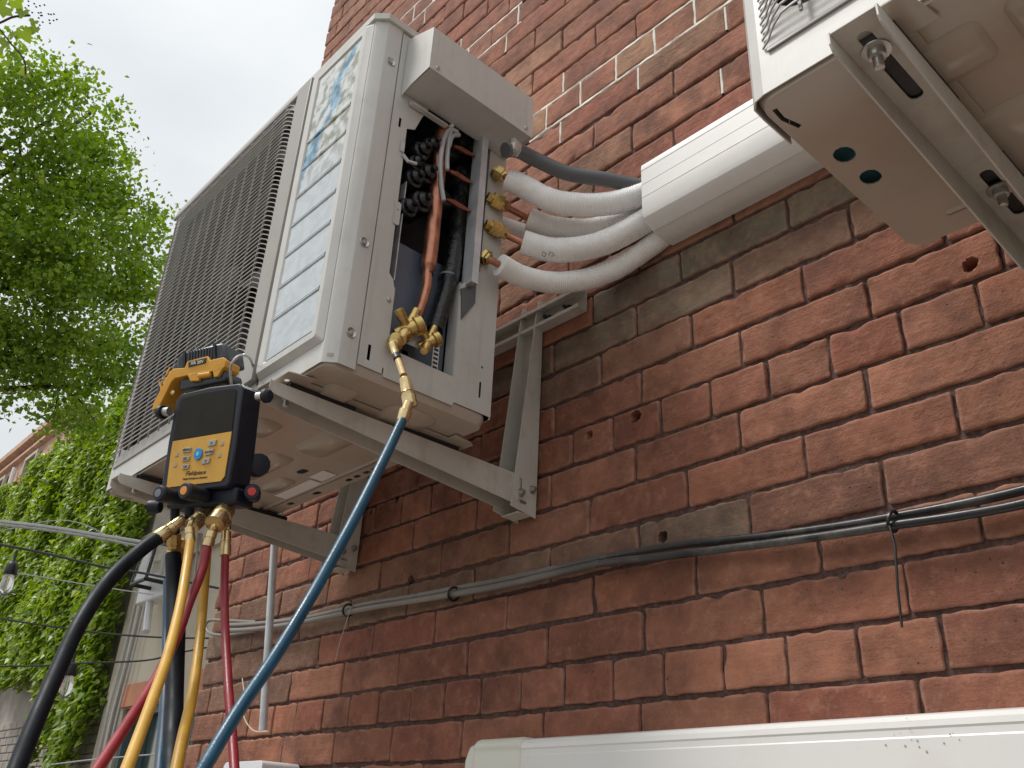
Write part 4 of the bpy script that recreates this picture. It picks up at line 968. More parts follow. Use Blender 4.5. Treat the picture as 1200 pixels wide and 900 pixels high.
# ================================================================ GAUGE
rC = Vector((.90, -.105, -.42)).normalized()      # directions given in camera axes (right, down, forward)
uC = Vector((.03, -.94, .30)); uC = (uC-rC*uC.dot(rC)).normalized()
toW = lambda v: R*v.x+Dn*v.y+F*v.z
gr, gu = toW(rC).normalized(), toW(uC).normalized(); gn = gr.cross(gu).normalized()   # gn points out of the face
if gn.dot(F) > 0: gn = -gn
G0 = aD(236.5, 513, 1.43)
GW = lambda u, v, w: G0+gr*u*1.27+gu*v*1.2+gn*w*1.2            # local: right, up, out (metres)
GA = empty('digital_gauge', G0, 'dark navy digital manifold gauge with an orange keypad hooked on the grille', 'gauge')
hw, hh = .056, .070
def lay(name, m, outer, w0, w1, parent, holes=[], bevel=0, smooth=30):
    b = MB(); b.plate(outer, holes, GW, w0, w1); return b.build(name, m, parent, smooth=smooth, bevel=bevel, seg=3)
body = [(-hw+.002, -hh-.004), (hw-.006, -hh+.001), (hw-.001, -hh+.008), (hw+.001, -.02), (hw, hh-.006), (hw-.006, hh), (-.0, hh+.0005), (-hw+.010, hh-.004), (-hw+.002, hh-.012), (-hw-.001, .0), (-hw-.001, -hh+.004)]
lay('case', M['gauge'], body, -.038, 0, GA, bevel=.006)
fx0, fx1 = -hw+.0085, hw-.0085
face = [(fx0+.001, -hh+.006), (fx1-.006, -hh+.009), (fx1-.001, -hh+.015), (fx1+.001, .0), (fx1+.001, .004), (fx0, -.001), (fx0-.0005, -.02)]
lay('keypad', M['gold'], face, -.0005, .0012, GA)
lay('screen', M['screen'], [(fx0, .0), (fx1+.001, .005), (fx1, hh-.010), (fx1-.004, hh-.007), (-.01, hh-.008), (fx0+.006, hh-.011), (fx0+.002, hh-.016)], -.0005, .0008, GA)
rim = [(x*1.0, z*1.0) for x, z in body]
def btn(cx, cz, w, h, sl, m='btn', up=None):
    q = [(cx-w/2, cz-h/2-sl), (cx+w/2-.001, cz-h/2), (cx+w/2, cz+h/2+sl), (cx-w/2+.001, cz+h/2)]
    k = lay('button', M[m], q, .0010, .0032, GA, bevel=.0007); return k
def text(s, u, v, size, parent, m='ink', w=.0034, fn=None, name='lettering', shear=0, rgt=None, upv=None, org=None, out=None):
    cu = bpy.data.curves.new(name, 'FONT'); cu.body = s; cu.size = size; cu.align_x = 'CENTER'; cu.align_y = 'CENTER'; cu.shear = shear; cu.extrude = .00012; cu.offset = size*.012
    t_ = bpy.data.objects.new('tmp', cu); me = bpy.data.meshes.new_from_object(t_); bpy.data.objects.remove(t_)
    f = fn or GW
    b = MB(); b.add([f(u+v_.co.x, v+v_.co.y, w+v_.co.z) for v_ in me.vertices], [tuple(p.vertices) for p in me.polygons])
    return b.build(name, M[m], parent, smooth=0)
for (cx, cz, w, h, sl, tx) in ((-.020, -.0155, .0135, .0065, 0, 'MENU'), (-.0195, -.0275, .0125, .006, 0, 'ESC'), (-.018, -.0385, .0115, .006, 0, 'O/I'),
                               (.0205, -.0095, .0135, .0065, .001, '\u2227'), (.018, -.0215, .0135, .006, .001, 'ENTER'), (.0145, -.033, .0125, .006, .001, '\u2228')):
    k = btn(cx, cz, w, h, sl); text(tx, cx, cz, .0042 if len(tx) > 1 else .006, k)
k = lay('button', M['btn_blue'], circ(0, -.0225, .0068, .0082, 20), .001, .0034, GA, bevel=.0008)
lay('button_mark', M['btn_lblue'], circ(.0, -.0225, .0024, .003, 12), .0034, .0038, k)
for (cx, cz) in ((-.0365, -.019), (-.0365, -.033), (.0365, -.010), (.0345, -.0255)):
    lay('icon', M['btn'], circ(cx, cz, .0024, .0026, 10), .0010, .0016, GA)
    lay('icon_print', M['ink'], [(cx-.003, cz-.0048), (cx+.003, cz-.0045), (cx+.003, cz-.0038), (cx-.003, cz-.0041)], .001, .0014, GA)
text('Fieldpiece', -.001, -.0475, .0082, GA, w=.0014, shear=.3)
text('Digital Refrigerant Manifold', -.001, -.0545, .0036, GA, w=.0014)
# manifold bar and knobs below the case
b = MB(); b.obox(aD(246, 586, 1.43), gr*.072, gu*.014, gn*.022); b.build('manifold_bar', M['gauge'], GA, bevel=.005)
def knob(u, v, w, cap, s=1, dr=None):
    c = aD(u, v, w); b = MB()
    b.lathe(c, dr or gn, [(-.03, .0095*s), (-.006, .0100*s), (-.004, .0115*s), (.012, .0115*s), (.015, .0098*s), (.0152, .0078*s)], 20)
    k = b.build('knob', M['gauge'], GA, smooth=30)
    b = MB(); d = (dr or gn).normalized(); b.lathe(c+d*.0150, d, [(0, .0060*s), (.0012, .0056*s), (.0014, .001)], 18); b.build('knob_cap', M[cap], k)
knob(194, 580, 1.395, 'grey_cap', 1.1); knob(224, 577, 1.375, 'orange_cap', 1.15); knob(296, 578, 1.40, 'red_cap', 1.1, (gn+gr*.75).normalized())
b = MB(); b.lathe(aD(188, 594, 1.42), gr*-1+gn*.3, [(0, .009), (.006, .011), (.018, .011), (.019, .008)], 12); b.build('port', M['gauge'], GA)
# side ports (black caps on steel stems)
for (px_, py_, d_, s_) in ((199, 482, 1.47, -1), (302, 465, 1.42, 1)):
    b = MB(); c = aD(px_, py_, d_); b.lathe(c, gr*s_, [(0, .0075), (.012, .0075), (.013, .006)], 14); b.build('stem', M['steel'], GA)
    b = MB(); b.lathe(c+gr*s_*.013, gr*s_, [(0, .008), (.001, .0115), (.008, .0115), (.012, .008), (.0125, .003)], 14); b.build('port_cap', M['gauge'], GA)
b = MB(); b.lathe(aD(300, 546, 1.47), gn*.55+gr, [(-.02, .012), (0, .019), (.003, .0165), (.006, .019), (.009, .0165), (.012, .019), (.015, .0165), (.018, .018), (.020, .006)], 12); kk = b.build('side_knob', M['gauge'], GA, smooth=20)
# hook from the grille
b = MB(); b.tube(smooth_path([GW(.02, hh, -.03), aD(272, 455, 1.47), aD(270, 432, 1.47), aD(276, 420, 1.475), aD(286, 416, 1.49), aD(293, 420, 1.55), aD(296, 428, 1.62)], 6), .0024, 8); b.build('hook', M['steel'], GA)
# brass ports and hose ends under the manifold
def fit(root, p, q, r, m='brass_pale'):
    d = q-p; l = d.length; b = MB()
    b.lathe(p, d, [(0, r*.7), (.001, r), (l*.45, r), (l*.47, r*.86), (l*.55, r*.86), (l*.57, r*.98), (l*.95, r*.92), (l, r*.6)], 14); return b.build('brass_fitting', M[m], root, smooth=30)
fit(GA, aD(224, 617, 1.385), aD(243, 600, 1.42), .0125); fit(GA, aD(251, 615, 1.36), aD(266, 596, 1.40), .0155)
for root, a_, b_, r_ in ((yh, (223, 636, 1.36), (222, 618, 1.372), .0078), (rh, (243, 641, 1.35), (249, 622, 1.36), .0088), (r2, (264, 652, 1.38), (265, 622, 1.40), .0085)):
    fit(root, aD(*a_), aD(*b_), r_)
    b = MB(); b.tube(smooth_path([aD(b_[0], b_[1], b_[2]), aD(b_[0]+2, b_[1]-6, b_[2]), aD(b_[0]+4, b_[1]-10, b_[2]+.01)], 3), .004, 8); b.build('stem', M['brass_pale'], root)
for (px, py, dd_, r_) in ((204, 640, 1.45, .0125), (214, 645, 1.47, .0105)):
    b = MB(); b.lathe(aD(px, py+18, dd_), aD(px, py-18, dd_)-aD(px, py+18, dd_), [(0, r_*.9), (.002, r_), (.018, r_), (.019, r_*.8), (.026, r_*.8), (.027, r_*.95), (.044, r_*.95), (.046, r_*.6)], 8)
    b.build('brass_fitting', M['brass'], GA, smooth=20)
b = MB()
for (px, a_, c_, dd_) in ((222, 600, 617, 1.43), (247, 596, 610, 1.42), (265, 595, 620, 1.43), (205, 596, 625, 1.45)):
    b.tube([aD(px, a_-8, dd_), aD(px, c_, dd_)], .0075, 10)
b.build('port_stem', M['gauge'], GA)
b = MB(); b.tube(smooth_path([aD(233, 625, 1.40), aD(231, 650, 1.40), aD(228, 680, 1.40), aD(226, 700, 1.41)], 4), .002, 6); b.tube(smooth_path([aD(236, 625, 1.40), aD(235, 655, 1.40), aD(231, 690, 1.40)], 4), .002, 6); b.build('chain', M['steel'], GA)

# ================================================================ CORDLESS TOOL ON TOP
BT = empty('cordless_tool', aD(225, 440, 1.52), 'yellow and black cordless battery tool resting behind the top of the gauge', 'power tool')
T0 = aD(234.5, 432, 1.50)
tr_ = toW(Vector((.95, -.14, -.28))).normalized(); tu = toW(Vector((.16, -.93, .25))); tu = (tu-tr_*tu.dot(tr_)).normalized(); tn = tr_.cross(tu).normalized()
if tn.dot(F) > 0: tn = -tn
TW = lambda u, v, w: T0+tr_*u*1.06+tu*v*.98+tn*w
def lt(name, m, P, w0, w1, parent=BT, bevel=.002, holes=[]):
    b = MB(); b.plate(P, holes, TW, w0, w1); return b.build(name, M[m], parent, smooth=30, bevel=bevel, seg=3)
bat = lt('battery', 'batt', [(-.042, -.002), (.052, .004), (.046, .034), (.038, .040), (-.034, .034), (-.044, .026)], -.05, .004, bevel=.005)
for i in range(9): lt('battery_rib', 'batt', [(-.020+.0052*i, .008), (-.0175+.0052*i, .008), (-.0175+.0052*i, .034), (-.020+.0052*i, .034)], .004, .0058, bat, .0005)
lt('battery_band', 'rubber', [(-.029, .004), (-.024, .004), (-.026, .0365), (-.030, .0365)], .0035, .0068, bat, .0008); lt('battery_band', 'rubber', [(.027, .008), (.032, .008), (.029, .0405), (.025, .040)], .0035, .0068, bat, .0008)
hs_ = lt('housing', 'tool_yellow', [(-.052, -.006), (-.044, .004), (-.022, .002), (-.018, .013), (.020, .016), (.024, .008), (.048, .009), (.054, .003), (.052, -.008), (.047, -.012), (.040, -.024), (.033, -.024), (.030, -.012), (.008, -.014), (.006, -.026), (-.010, -.024), (-.016, -.012), (-.038, -.014), (-.045, -.02), (-.064, -.062), (-.078, -.066), (-.074, -.050)], -.03, .010, bevel=.003)
lt('name_plate', 'ink', [(-.014, .001), (.0175, .0035), (.018, .0125), (-.0145, .0105)], .0102, .0112, hs_, .0002)
text('XR 20V', .0018, .0068, .0075, hs_, 'white_print', w=.0116, fn=TW)
b = MB(); b.lathe(TW(.004, -.0165, .006), tr_, [(-.001, .0035), (0, .0055), (.022, .0055), (.0235, .0035)], 12); b.build('latch', M['tool_yellow'], hs_)
lt('base', 'batt', [(-.036, -.018), (.048, -.010), (.052, -.026), (.048, -.032), (-.034, -.036)], -.045, .004, bevel=.004)
sf = lt('side_grip', 'batt', [(-.044, .026), (-.052, .018), (-.062, .000), (-.080, -.018), (-.084, -.036), (-.076, -.058), (-.066, -.060), (-.058, -.034), (-.050, -.008), (-.040, .0)], -.02, -.002, bevel=.004)
for (p_, q_) in (((-.062, -.002), (-.056, .012)), ((-.068, -.008), (-.050, -.006)), ((-.066, -.018), (-.052, .004)), ((-.070, -.020), (-.066, -.044)), ((-.058, -.014), (-.070, -.032)), ((-.074, -.012), (-.070, -.022))):
    b = MB(); b.tube([TW(p_[0], p_[1], .001), TW(q_[0], q_[1], .001)], .0018, 6); b.build('grip_rib', M['tool_yellow'], sf)
for v in (-.046,): b = MB(); b.lathe(TW(-.043, v+.008, .004), tn, [(0, .004), (.003, .004), (.0035, .002)], 10); b.build('screw', M['brass'], hs_)

# ================================================================ BACKGROUND BUILDINGS (plane Y = 3.5 and beyond)
BY = 3.5
# --- ivy building
IB = empty('ivy_building', (-14, BY, -1.6), 'low building wholly covered in green ivy at the far left', 'building')
b = MB(); b.box((-24, BY+.05, 0.9), (-9.98, 5.8, 4.9)); b.build('wall', M['stone_grey'], IB)
b = MB(); b.box((-24, BY+.05, -1.6), (-9.98, 5.8, .898)); b.build('lower_wall', M['stone_grey'], IB)
b = MB(); b.box((-24, BY-.05, .25), (-9.95, BY+.049, .42)); b.build('cornice', M['terracotta'], IB)
# painted brick of the ground storey, course by course near the camera
bw = MB(); first = None; cnt = 0
pb = MB().box((-.12, BY+.03, -.04), (.12, BY+.06, .04)).build('brick', M['stone_grey'], IB, smooth=0, bevel=.006, seg=1)
bs = pb.location.copy(); first = True
for r_ in range(7):
    for k in range(16):
        x = -13.9+k*.262+(.13 if r_ % 2 else 0); z = .50+r_*.092
        if -11.15 < x < -10.85 or -12.55 < x < -12.2: continue
        q = pb if first else pb.copy()
        if not first: C.objects.link(q)
        q.location = bs+Vector((x, 0, z)); first = False
for xw in (-12.38, -11.0):
    b = MB(); b.box((xw-.10, BY+.045, .43), (xw+.10, BY+.06, 1.12)); w_ = b.build('window', M['window'], IB)
    b = MB(); b.box((xw-.15, BY+.01, .43), (xw-.10, BY+.055, 1.17)); b.box((xw+.10, BY+.01, .43), (xw+.15, BY+.055, 1.17)); b.box((xw-.0995, BY+.01, 1.12), (xw+.0995, BY+.055, 1.17)); b.build('window_frame', M['white_metal'], w_)
# --- ivy leaves
def leaves(spots, size, jit, mname, name, parent, shape='ivy', droop=None, seedn=3, norm=None):
    rs = np.random.RandomState(seedn); n = len(spots); c = np.asarray(spots, float)
    a = rs.normal(size=(n, 3))
    if norm is not None: nn = np.array(norm)[None]+a*jit
    else: nn = a
    nn /= np.linalg.norm(nn, axis=1)[:, None]
    t = rs.normal(size=(n, 3))*.45
    if droop is not None: t = t+np.array(droop)[None]
    t -= nn*(t*nn).sum(1)[:, None]; t /= np.linalg.norm(t, axis=1)[:, None]; s = np.cross(nn, t)
    L_ = size*rs.uniform(.6, 1.3, n)[:, None]; Wd = L_*rs.uniform(.32, .45, n)[:, None] if shape != 'ivy' else L_*rs.uniform(.30, .44, n)[:, None]
    fold = nn*L_*.14
    if shape == 'ivy':
        V = np.stack([c-t*L_*.5, c-t*L_*.35+s*Wd+fold, c+t*L_*.5, c-t*L_*.35-s*Wd+fold], 1)
    else:
        V = np.stack([c-t*L_*.5, c+s*Wd+fold, c+t*L_*.5, c-s*Wd+fold], 1)
    V = V.reshape(-1, 3); me = bpy.data.meshes.new(name)
    me.vertices.add(4*n); me.vertices.foreach_set('co', V.astype(np.float32).ravel())
    idx = np.arange(n)[:, None]*4; tri = np.concatenate([idx+[0, 1, 2], idx+[0, 2, 3]], 1).reshape(-1)
    me.loops.add(len(tri)); me.loops.foreach_set('vertex_index', tri.astype(np.int32))
    me.polygons.add(2*n); me.polygons.foreach_set('loop_start', np.arange(0, 6*n, 3, dtype=np.int32)); me.polygons.foreach_set('loop_total', np.full(2*n, 3, np.int32))
    me.update(); me.materials.append(M[mname]); o = bpy.data.objects.new(name, me); C.objects.link(o)
    if parent is not None:
        o.parent = parent; o.location = -parent.location
    return o
rs = np.random.RandomState(11); sp = []
def ivy_bottom(x):      # lower fringe of the ivy
    return 1.35+.35*math.sin(x*1.3)+.25*math.sin(x*3.1+1) if x < -11.6 else .62+.25*math.sin(x*5)
while len(sp) < 60000:
    x = rs.uniform(-21, -9.9); z = rs.uniform(.3, 5.5)
    top = 4.93+.10*math.sin(x*2.1)+.07*math.sin(x*5.3)
    right = -9.86+.10*math.sin(z*3)+.07*math.sin(z*7)-(0.10 if z < 2.0 else 0)*(2.0-z)
    if z > top or x > right or z < ivy_bottom(x): continue
    dens = noise.noise(Vector((x*.9, z*.9, 0)))
    if dens < -.38 and rs.rand() < .5: continue
    sp.append((x, BY-.03-rs.uniform(0, .22)-.16*(noise.noise(Vector((x*1.6, z*1.1, 7)))+.3), z))
iv = leaves(sp, .098, .5, 'ivy', 'ivy', None, droop=(-.45, -.25, -1), norm=(0.1, -1, .85), seedn=5)
tag(iv, 'dense green ivy hanging in overlapping leaves over the far left facade', 'ivy', kind='stuff')
sp = [(rs.uniform(-19, -10), BY-.05-rs.uniform(0, .1), 4.93+rs.normal()*.09) for _ in range(900)]
iv2 = leaves(sp, .12, .7, 'ivytop', 'young_ivy', None, droop=(0, -.2, -.6), norm=(0, -1, .4), seedn=8)
tag(iv2, 'reddish young ivy shoots along the top edge of the far left facade', 'ivy', kind='stuff')
sp = [(x, BY-.06-rs.uniform(0, .1), z) for x, z in [(-9.75+rs.normal()*.10-(.5-.0)*0, rs.uniform(.9, 3.2)) for _ in range(260)]]
# --- beige building between the ivy and the brick corner
SB = empty('beige_building', (-8.5, BY, -1.6), 'beige rendered building with terracotta lintels and dark windows behind the hoses', 'building')
wx = [(-9.52, -8.62), (-7.95, -7.15)]
b = MB(); b.plate([(-9.97, -1.6), (-5.5, -1.6), (-5.5, 2.75), (-9.97, 2.75)], [[(a_, -.6), (c_, -.6), (c_, 1.02), (a_, 1.02)] for a_, c_ in wx], XZ, BY+.02, BY+.2)
b.build('wall', M['stucco'], SB)
b = MB(); b.box((-9.97, BY+.2005, -1.6), (-5.5, 9, 2.75)); b.build('building_core', M['stucco'], SB)
b = MB(); b.box((-9.99, BY-.06, 2.76), (-5.45, BY+.3, 2.84)); b.box((-9.99, BY-.03, 2.40), (-5.45, BY+.019, 2.46)); b.build('cornice', M['stucco'], SB)
for a_, c_ in wx:
    b = MB(); b.box((a_-.05, BY-.02, 1.03), (c_+.05, BY+.019, 1.24)); b.build('lintel', M['terracotta'], SB)
    b = MB(); b.box((a_, BY+.12, -.6), (c_, BY+.14, 1.02)); w_ = b.build('window', M['window'], SB)
    b = MB(); b.box((a_+.001, BY+.05, -.6), (a_+.07, BY+.119, 1.019)); b.box((c_-.07, BY+.05, -.6), (c_-.001, BY+.119, 1.019)); b.box((a_+.071, BY+.05, .95), (c_-.071, BY+.119, 1.019))
    b.box(((a_+c_)/2-.03, BY+.06, -.6), ((a_+c_)/2+.03, BY+.118, .9495)); b.build('window_frame', M['frame_teal'], w_)
b = MB(); b.box((-9.93, BY-.03, -1.6), (-9.62, BY+.0195, 2.39)); b.build('pilaster', M['stucco'], SB)
for i, x in enumerate((-9.58, -9.72, -9.45)):
    tag(MB().tube(smooth_path([(x, BY-.045, 2.3), (x+.03, BY-.05, 1.6), (x-.02, BY-.05, .9), (x+.02, BY-.045, 0)], 4), .012, 6).build('service_cable', M['wire_grey']),
        ('middle grey cable stapled down the beige facade beside the ivy', 'grey cable stapled down the beige facade, nearest to the ivy', 'grey cable stapled down the beige facade, farthest from the ivy')[i], 'cable', 'cables stapled down the beige facade')
# --- brick house further back
FB = empty('brick_house', (-26, 6.0, -1.6), 'pale red brick house rising behind the top of the ivy', 'building')
FY = 6.0; ft = 10.3
b = MB(); b.box((-60, FY+.1, -1.6), (-25.0, 14, ft)); b.build('wall', M['pale_brick'], FB)
b = MB(); b.box((-60, FY-.05, ft-.45), (-24.9, FY+.099, ft-.36)); b.box((-60, FY-.13, ft-.10), (-24.8, FY+.099, ft+.08)); b.build('cornice', M['pale_brick'], FB)
for xw in (-28.05, -31.2, -34.4, -37.6, -40.8):
    for zw in (8.6, 4.9):
        b = MB(); b.box((xw-.5, FY+.06, zw-.95), (xw+.5, FY+.098, zw+.95)); w_ = b.build('window', M['window'], FB)
        b = MB(); b.box((xw-.6, FY-.02, zw-.95), (xw-.5, FY+.07, zw+1.05)); b.box((xw+.5, FY-.02, zw-.95), (xw+.6, FY+.07, zw+1.05)); b.box((xw-.499, FY-.02, zw+.95), (xw+.499, FY+.07, zw+1.05)); b.box((xw-.499, FY, zw-.04), (xw+.499, FY+.059, zw+.04)); b.build('window_frame', M['stucco'], w_)
b = MB(); b.tube([(-29.6, FY-.02, 2), (-29.6, FY-.02, 9.6)], .07, 8); b.build('downpipe', M['white_metal'], FB)
# --- lantern and flood light on the beige building
LN = empty('wall_lantern', (-9.35, BY-.3, 2.6), 'black framed wall lantern hanging high on the beige facade behind the fittings', 'lantern')
c0 = aY(188, 662, 3.25)
def fr(z, s): return [(c0.x-s, c0.y-s, z), (c0.x+s, c0.y-s, z), (c0.x+s, c0.y+s, z), (c0.x-s, c0.y+s, z)]
b = MB(); t_, bt = fr(c0.z+.20, .13), fr(c0.z-.20, .17)
for i in range(4):
    b.tube([t_[i], bt[i]], .016, 6); b.tube([t_[i], t_[(i+1) % 4]], .016, 6); b.tube([bt[i], bt[(i+1) % 4]], .02, 6)
b.box((c0.x-.15, c0.y-.15, c0.z+.20), (c0.x+.15, c0.y+.15, c0.z+.24)); b.tube([(c0.x, c0.y, c0.z+.22), (c0.x, BY+.02, c0.z+.34)], .02, 6)
b.build('frame', M['rubber'], LN)
b = MB(); b.add([tuple(Vector(p)*.999+c0*.001) for p in t_+bt], [(0, 1, 5, 4), (1, 2, 6, 5), (2, 3, 7, 6), (3, 0, 4, 7)]); b.build('pane', M['glass'], LN)
b = MB(); b.tube([(c0.x, c0.y, c0.z-.12), (c0.x, c0.y, c0.z+.08)], .02, 8); b.build('bulb', M['white_print'], LN)
FL = empty('flood_light', aY(183, 690, 3.3), 'white security flood light box on the beige facade under the lantern', 'light')
c1 = aY(183, 692, 3.32)
b = MB(); b.box((c1.x-.34, c1.y-.05, c1.z-.10), (c1.x+.30, c1.y+.10, c1.z+.14)); b.build('housing', M['white_metal'], FL, bevel=.015)
b = MB(); b.tube([(c1.x-.1, c1.y, c1.z-.09), (c1.x+.12, c1.y-.05, c1.z-.42)], .035, 8); b.build('lamp_arm', M['white_metal'], FL)
# ================================================================ OVERHEAD WIRES AND STRING LIGHTS
WG = 'overhead wires crossing in front of the ivy'
def wire(L_, dep, r, label, m='far_cable', group=WG, name='overhead_wire'):
    pts = [aD(px, py, d_) for (px, py), d_ in zip(L_, dep)]
    o = MB().tube(smooth_path(pts, 6), r, 6).build(name, M[m]); return tag(o, label, 'wire', group)
wire([(-60, 606), (0, 611), (60, 618), (110, 626), (165, 635)], (7, 7, 7, 7, 7), .014, 'pale thick twisted overhead wire, the highest across the ivy', 'wire_grey')
wire([(-60, 609), (0, 615), (60, 622), (110, 630), (165, 640)], (7.05,)*5, .010, 'pale thinner overhead wire running just beneath the highest one', 'wire_grey')
wire([(0, 622), (80, 610), (150, 640)], (7.2, 7.2, 7.2), .004, 'thin drooping pale wire curving just under the thick pale wire', 'wire_grey')
sw1 = [(-60, 628), (0, 638), (60, 650), (120, 664), (175, 673), (260, 690)]
wire(sw1, (5, 5, 5, 5, 5, 5), .007, 'black string light cable with a bulb at the left edge', group='string light cables in front of the ivy', name='string_light_cable')
wire([(-60, 655), (0, 668), (60, 678), (120, 688), (180, 697)], (7.5,)*5, .005, 'thin pale wire sagging below the black string light cable', 'wire_grey')
sw2 = [(-60, 715), (0, 725), (60, 734), (120, 742), (190, 747), (262, 748)]
wire(sw2, (6,)*6, .006, 'black wire crossing the middle of the ivy behind the thick hose', group=WG)
sw3 = [(-60, 784), (0, 781), (50, 780), (100, 777), (170, 774), (210, 765), (262, 755)]
wire(sw3, (6,)*7, .006, 'black string light cable with a bulb beside the thick black hose', group='string light cables in front of the ivy', name='string_light_cable')
wire([(60, 896), (110, 890), (180, 884), (260, 877)], (5.5,)*4, .004, 'thin grey wire low across the beige facade', 'wire_grey')
def bulb(px, py, dep, label, tilt=0):
    s = dep/FPX; top = aD(px, py, dep); r_ = empty('string_light_bulb', top, label, 'light bulb', 'clear string light bulbs')
    b = MB(); p2 = top+Vector((.0, 0, -8*s)); b.tube([top, top+Vector((0, 0, -14*s))], 1.6*s, 6); b.build('lead', M['rubber'], r_)
    d_ = Vector((.0, 0, -1)); c_ = top+Vector((0, 0, -13*s)); b = MB()
    b.lathe(c_, d_, [(0, 2.5*s), (2*s, 5.5*s), (5*s, 6.5*s), (15*s, 7.6*s), (16*s, 7*s), (16.2*s, 2*s)], 14); b.build('socket', M['rubber'], r_)
    b = MB(); b.lathe(c_+d_*16*s, d_, [(0, 5*s), (6*s, 6.6*s), (13*s, 7.2*s), (19*s, 6*s), (24*s, 3*s), (25.5*s, .5*s)], 16); b.build('glass', M['glass'], r_)
    b = MB(); b.tube([c_+d_*17*s, c_+d_*36*s+Vector((2*s, 0, 0)), c_+d_*22*s+Vector((3*s, 0, 0))], .5*s, 5); b.build('filament', M['brass_pale'], r_)
bulb(20, 645, 5, 'clear filament bulb in a black socket at the left edge'); 
s_ = empty  # second bulb hangs from the lower cable
bulb(89, 762, 7.5, 'clear filament bulb hanging just right of the thick black hose')

# ================================================================ TREE
TR = empty('tree', (-11.5, -1.6, -1.6), 'tall leafy green tree filling the upper left in front of the sky', 'tree')
cl = [  # px, py, depth, radius in px
 (110,118,9.5,26),(85,105,9.8,20),(125,140,9.5,20),(60,140,9.2,34),(100,170,9.3,42),(130,190,9.7,26),(40,190,9,48),(20,110,9.4,36),(25,60,9.2,22),(10,85,9,30),(75,220,9.2,50),(120,235,9.6,40),(160,252,10,24),(183,252,10.2,9),(20,250,9,50),
 (60,280,9,55),(110,280,9.4,50),(155,290,9.8,38),(178,300,10,18),(15,320,9,55),(70,340,9.1,55),(120,340,9.5,52),(160,345,9.9,34),(20,390,9.2,48),(75,400,9.3,44),(125,400,9.6,48),(155,400,9.9,26),
 (20,440,9.4,36),(110,445,9.8,44),(140,440,10,28),(90,475,10,30),(125,485,10.2,26),(75,455,9.5,20),(75,495,10,16),(105,500,10.2,18),(-70,165,9,80),(-60,280,9,90),(-60,420,9,80),(-150,250,9.4,110),(-150,120,9.4,90),(-160,400,9.4,100),(-60,60,9,36)]
rs = np.random.RandomState(21); pts = []; clumps = []
for (px, py, d_, r_) in cl:
    c = aD(px, py, d_+rs.uniform(-.5, .5)); rad = r_/FPX*d_
    k = max(2, int((r_/13.0)**2))
    for _ in range(k):       # twig clumps
        v = rs.normal(size=3); v /= np.linalg.norm(v); q = np.array(c)+v*rad*rs.uniform(.2, 1.0)*np.array([1, 1.4, 1])
        clumps.append((q, rs.uniform(.10, .26)))
    for _ in range(max(1, k//3)):       # loose outer sprays
        v = rs.normal(size=3); v /= np.linalg.norm(v); clumps.append((np.array(c)+v*rad*rs.uniform(.9, 1.35), rs.uniform(.05, .11)))
for q, s in clumps:
    m_ = int(118*(s/.2)**2); v = rs.normal(size=(m_, 3))*np.array([1, 1, .5])*s*.74
    # fine drooping sprays
    pts.append(q+v)
pts = np.concatenate(pts)
leaves(pts, .058, 1, 'leaf', 'crown', TR, shape='leaf', droop=(0, 0, -.7), seedn=9, norm=(0, -.2, .9))['kind'] = 'stuff'
b = MB(); base = Vector((-11.5, -1.6, -1.6)); fork = Vector((-11.2, -1.1, 2.2))
b.tube(smooth_path([base, base+Vector((.05, .1, 1.2)), fork], 5), [.24-.01*i for i in range(11)], 12)
for i, (px, py, d_) in enumerate(((20, 250, 9), (100, 280, 9.4), (60, 140, 9.3), (75, 400, 9.3), (130, 400, 9.6), (110, 130, 9.5), (155, 290, 9.8), (-60, 150, 9), (110, 450, 9.8), (20, 440, 9.4))):
    e_ = aD(px, py, d_); mid = fork.lerp(e_, .5)+Vector((rs.uniform(-.2, .2), rs.uniform(-.2, .2), rs.uniform(.1, .5)))
    P_ = smooth_path([fork+Vector((0, 0, -.1)), mid, e_], 6); b.tube(P_, [.085*(1-.85*k/len(P_)) for k in range(len(P_))], 7)
    for _ in range(6):
        t0 = P_[rs.randint(5, len(P_)-1)]; e2 = t0+Vector(rs.normal(size=3)*.24); b.tube([t0, t0.lerp(e2, .5)+Vector((0, 0, .06)), e2], [.016, .011, .005], 5)
b.build('trunk', M['bark'], TR)
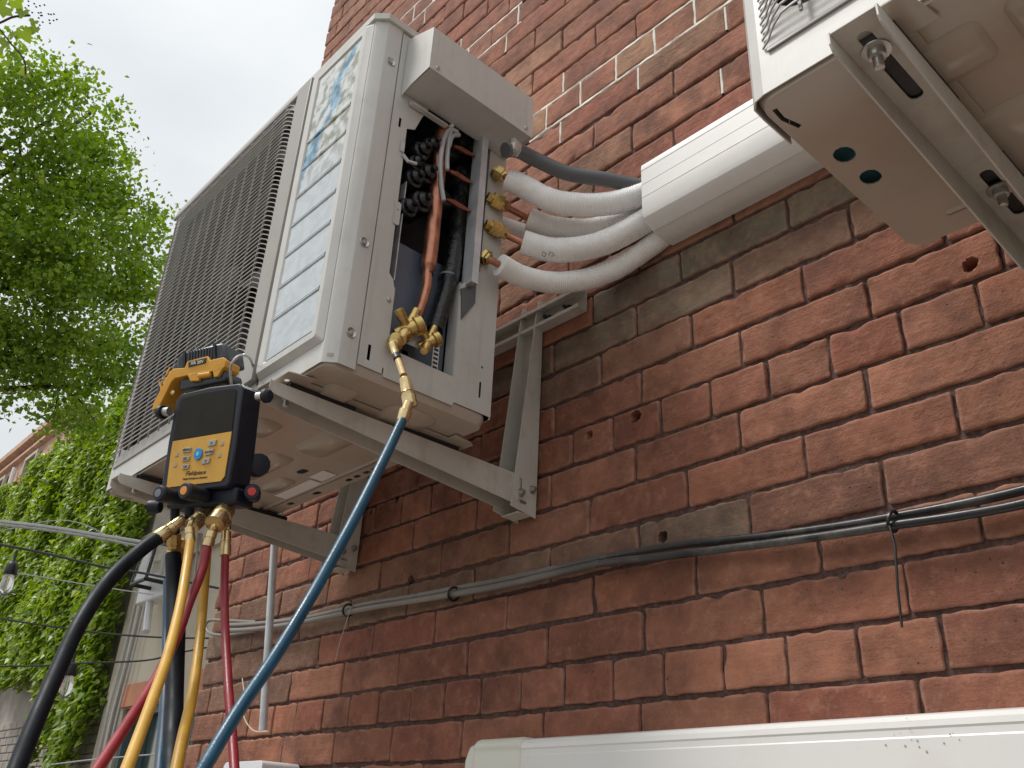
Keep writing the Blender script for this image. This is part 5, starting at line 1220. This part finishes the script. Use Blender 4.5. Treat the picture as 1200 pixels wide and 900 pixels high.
# nearer vine hanging in at the very corner
VN = empty('grape_vine', aD(-30, 20, 3.2), 'nearer vine with broad yellow green leaves at the upper left corner', 'vine')
vp = [aD(-40, 30, 3.2), aD(-5, 28, 3.2), aD(15, 20, 3.2), aD(35, 18, 3.25)]
b = MB().tube(smooth_path(vp, 5), .004, 6); b.tube(smooth_path([vp[1], aD(12, 50, 3.2), aD(28, 70, 3.2), aD(30, 92, 3.2)], 5), .003, 6); b.build('stem', M['bark'], VN)
M['vine'] = leaf_mat('vine_leaf', [(.16, .26, .03), (.22, .30, .05), (.12, .22, .03)], .45, .45)
for i, (px, py, s, an) in enumerate(((4, 8, .045, .3), (27, 14, .026, 1.2), (28, 38, .034, 2.0), (42, 33, .022, .6), (3, 53, .032, 2.6), (40, 25, .018, 1), (30, 85, .024, .2), (16, 40, .022, .9), (18, 2, .03, 2.1), (8, 72, .02, 1.4), (-12, 30, .05, .1))):
    c = aD(px, py, 3.2); rnd = random.Random(i); nrm = (-F+Vector((rnd.uniform(-.5, .5), rnd.uniform(-.5, .5), rnd.uniform(-.2, .6)))).normalized()
    t_ = (Vector((0, 0, -1))-nrm*Vector((0, 0, -1)).dot(nrm)).normalized(); t_ = Matrix.Rotation(an-1.2, 3, nrm) @ t_; sdv = nrm.cross(t_)
    prof = [(0, -.15), (.45, -.6), (.62, -.35), (1.0, -.3), (.8, .1), (.95, .45), (.5, .5), (.35, .8), (0, 1.25), (-.35, .8), (-.5, .5), (-.95, .45), (-.8, .1), (-1.0, -.3), (-.62, -.35), (-.45, -.6)]
    V = [c]+[c+sdv*(a_*s)+t_*(b_*s)+nrm*(abs(a_)*.18*s) for a_, b_ in prof]; n = len(prof)
    MB().add(V, [(0, 1+k, 1+(k+1) % n) for k in range(n)]).build('leaf', M['vine'], VN, smooth=80, fix=False)
b = MB()
for i in range(26):
    px, py = 28+rs.uniform(-14, 16)+i*1.3, 2+i*.95+rs.normal()*3
    c = aD(px, py, 3.25); b.lathe(c, (0, 0, 1), [(-.0035, .001), (0, .004), (.0035, .001)], 7)
b.build('bud', mat('vine_bud', (.05, .04, .035), .6), VN)
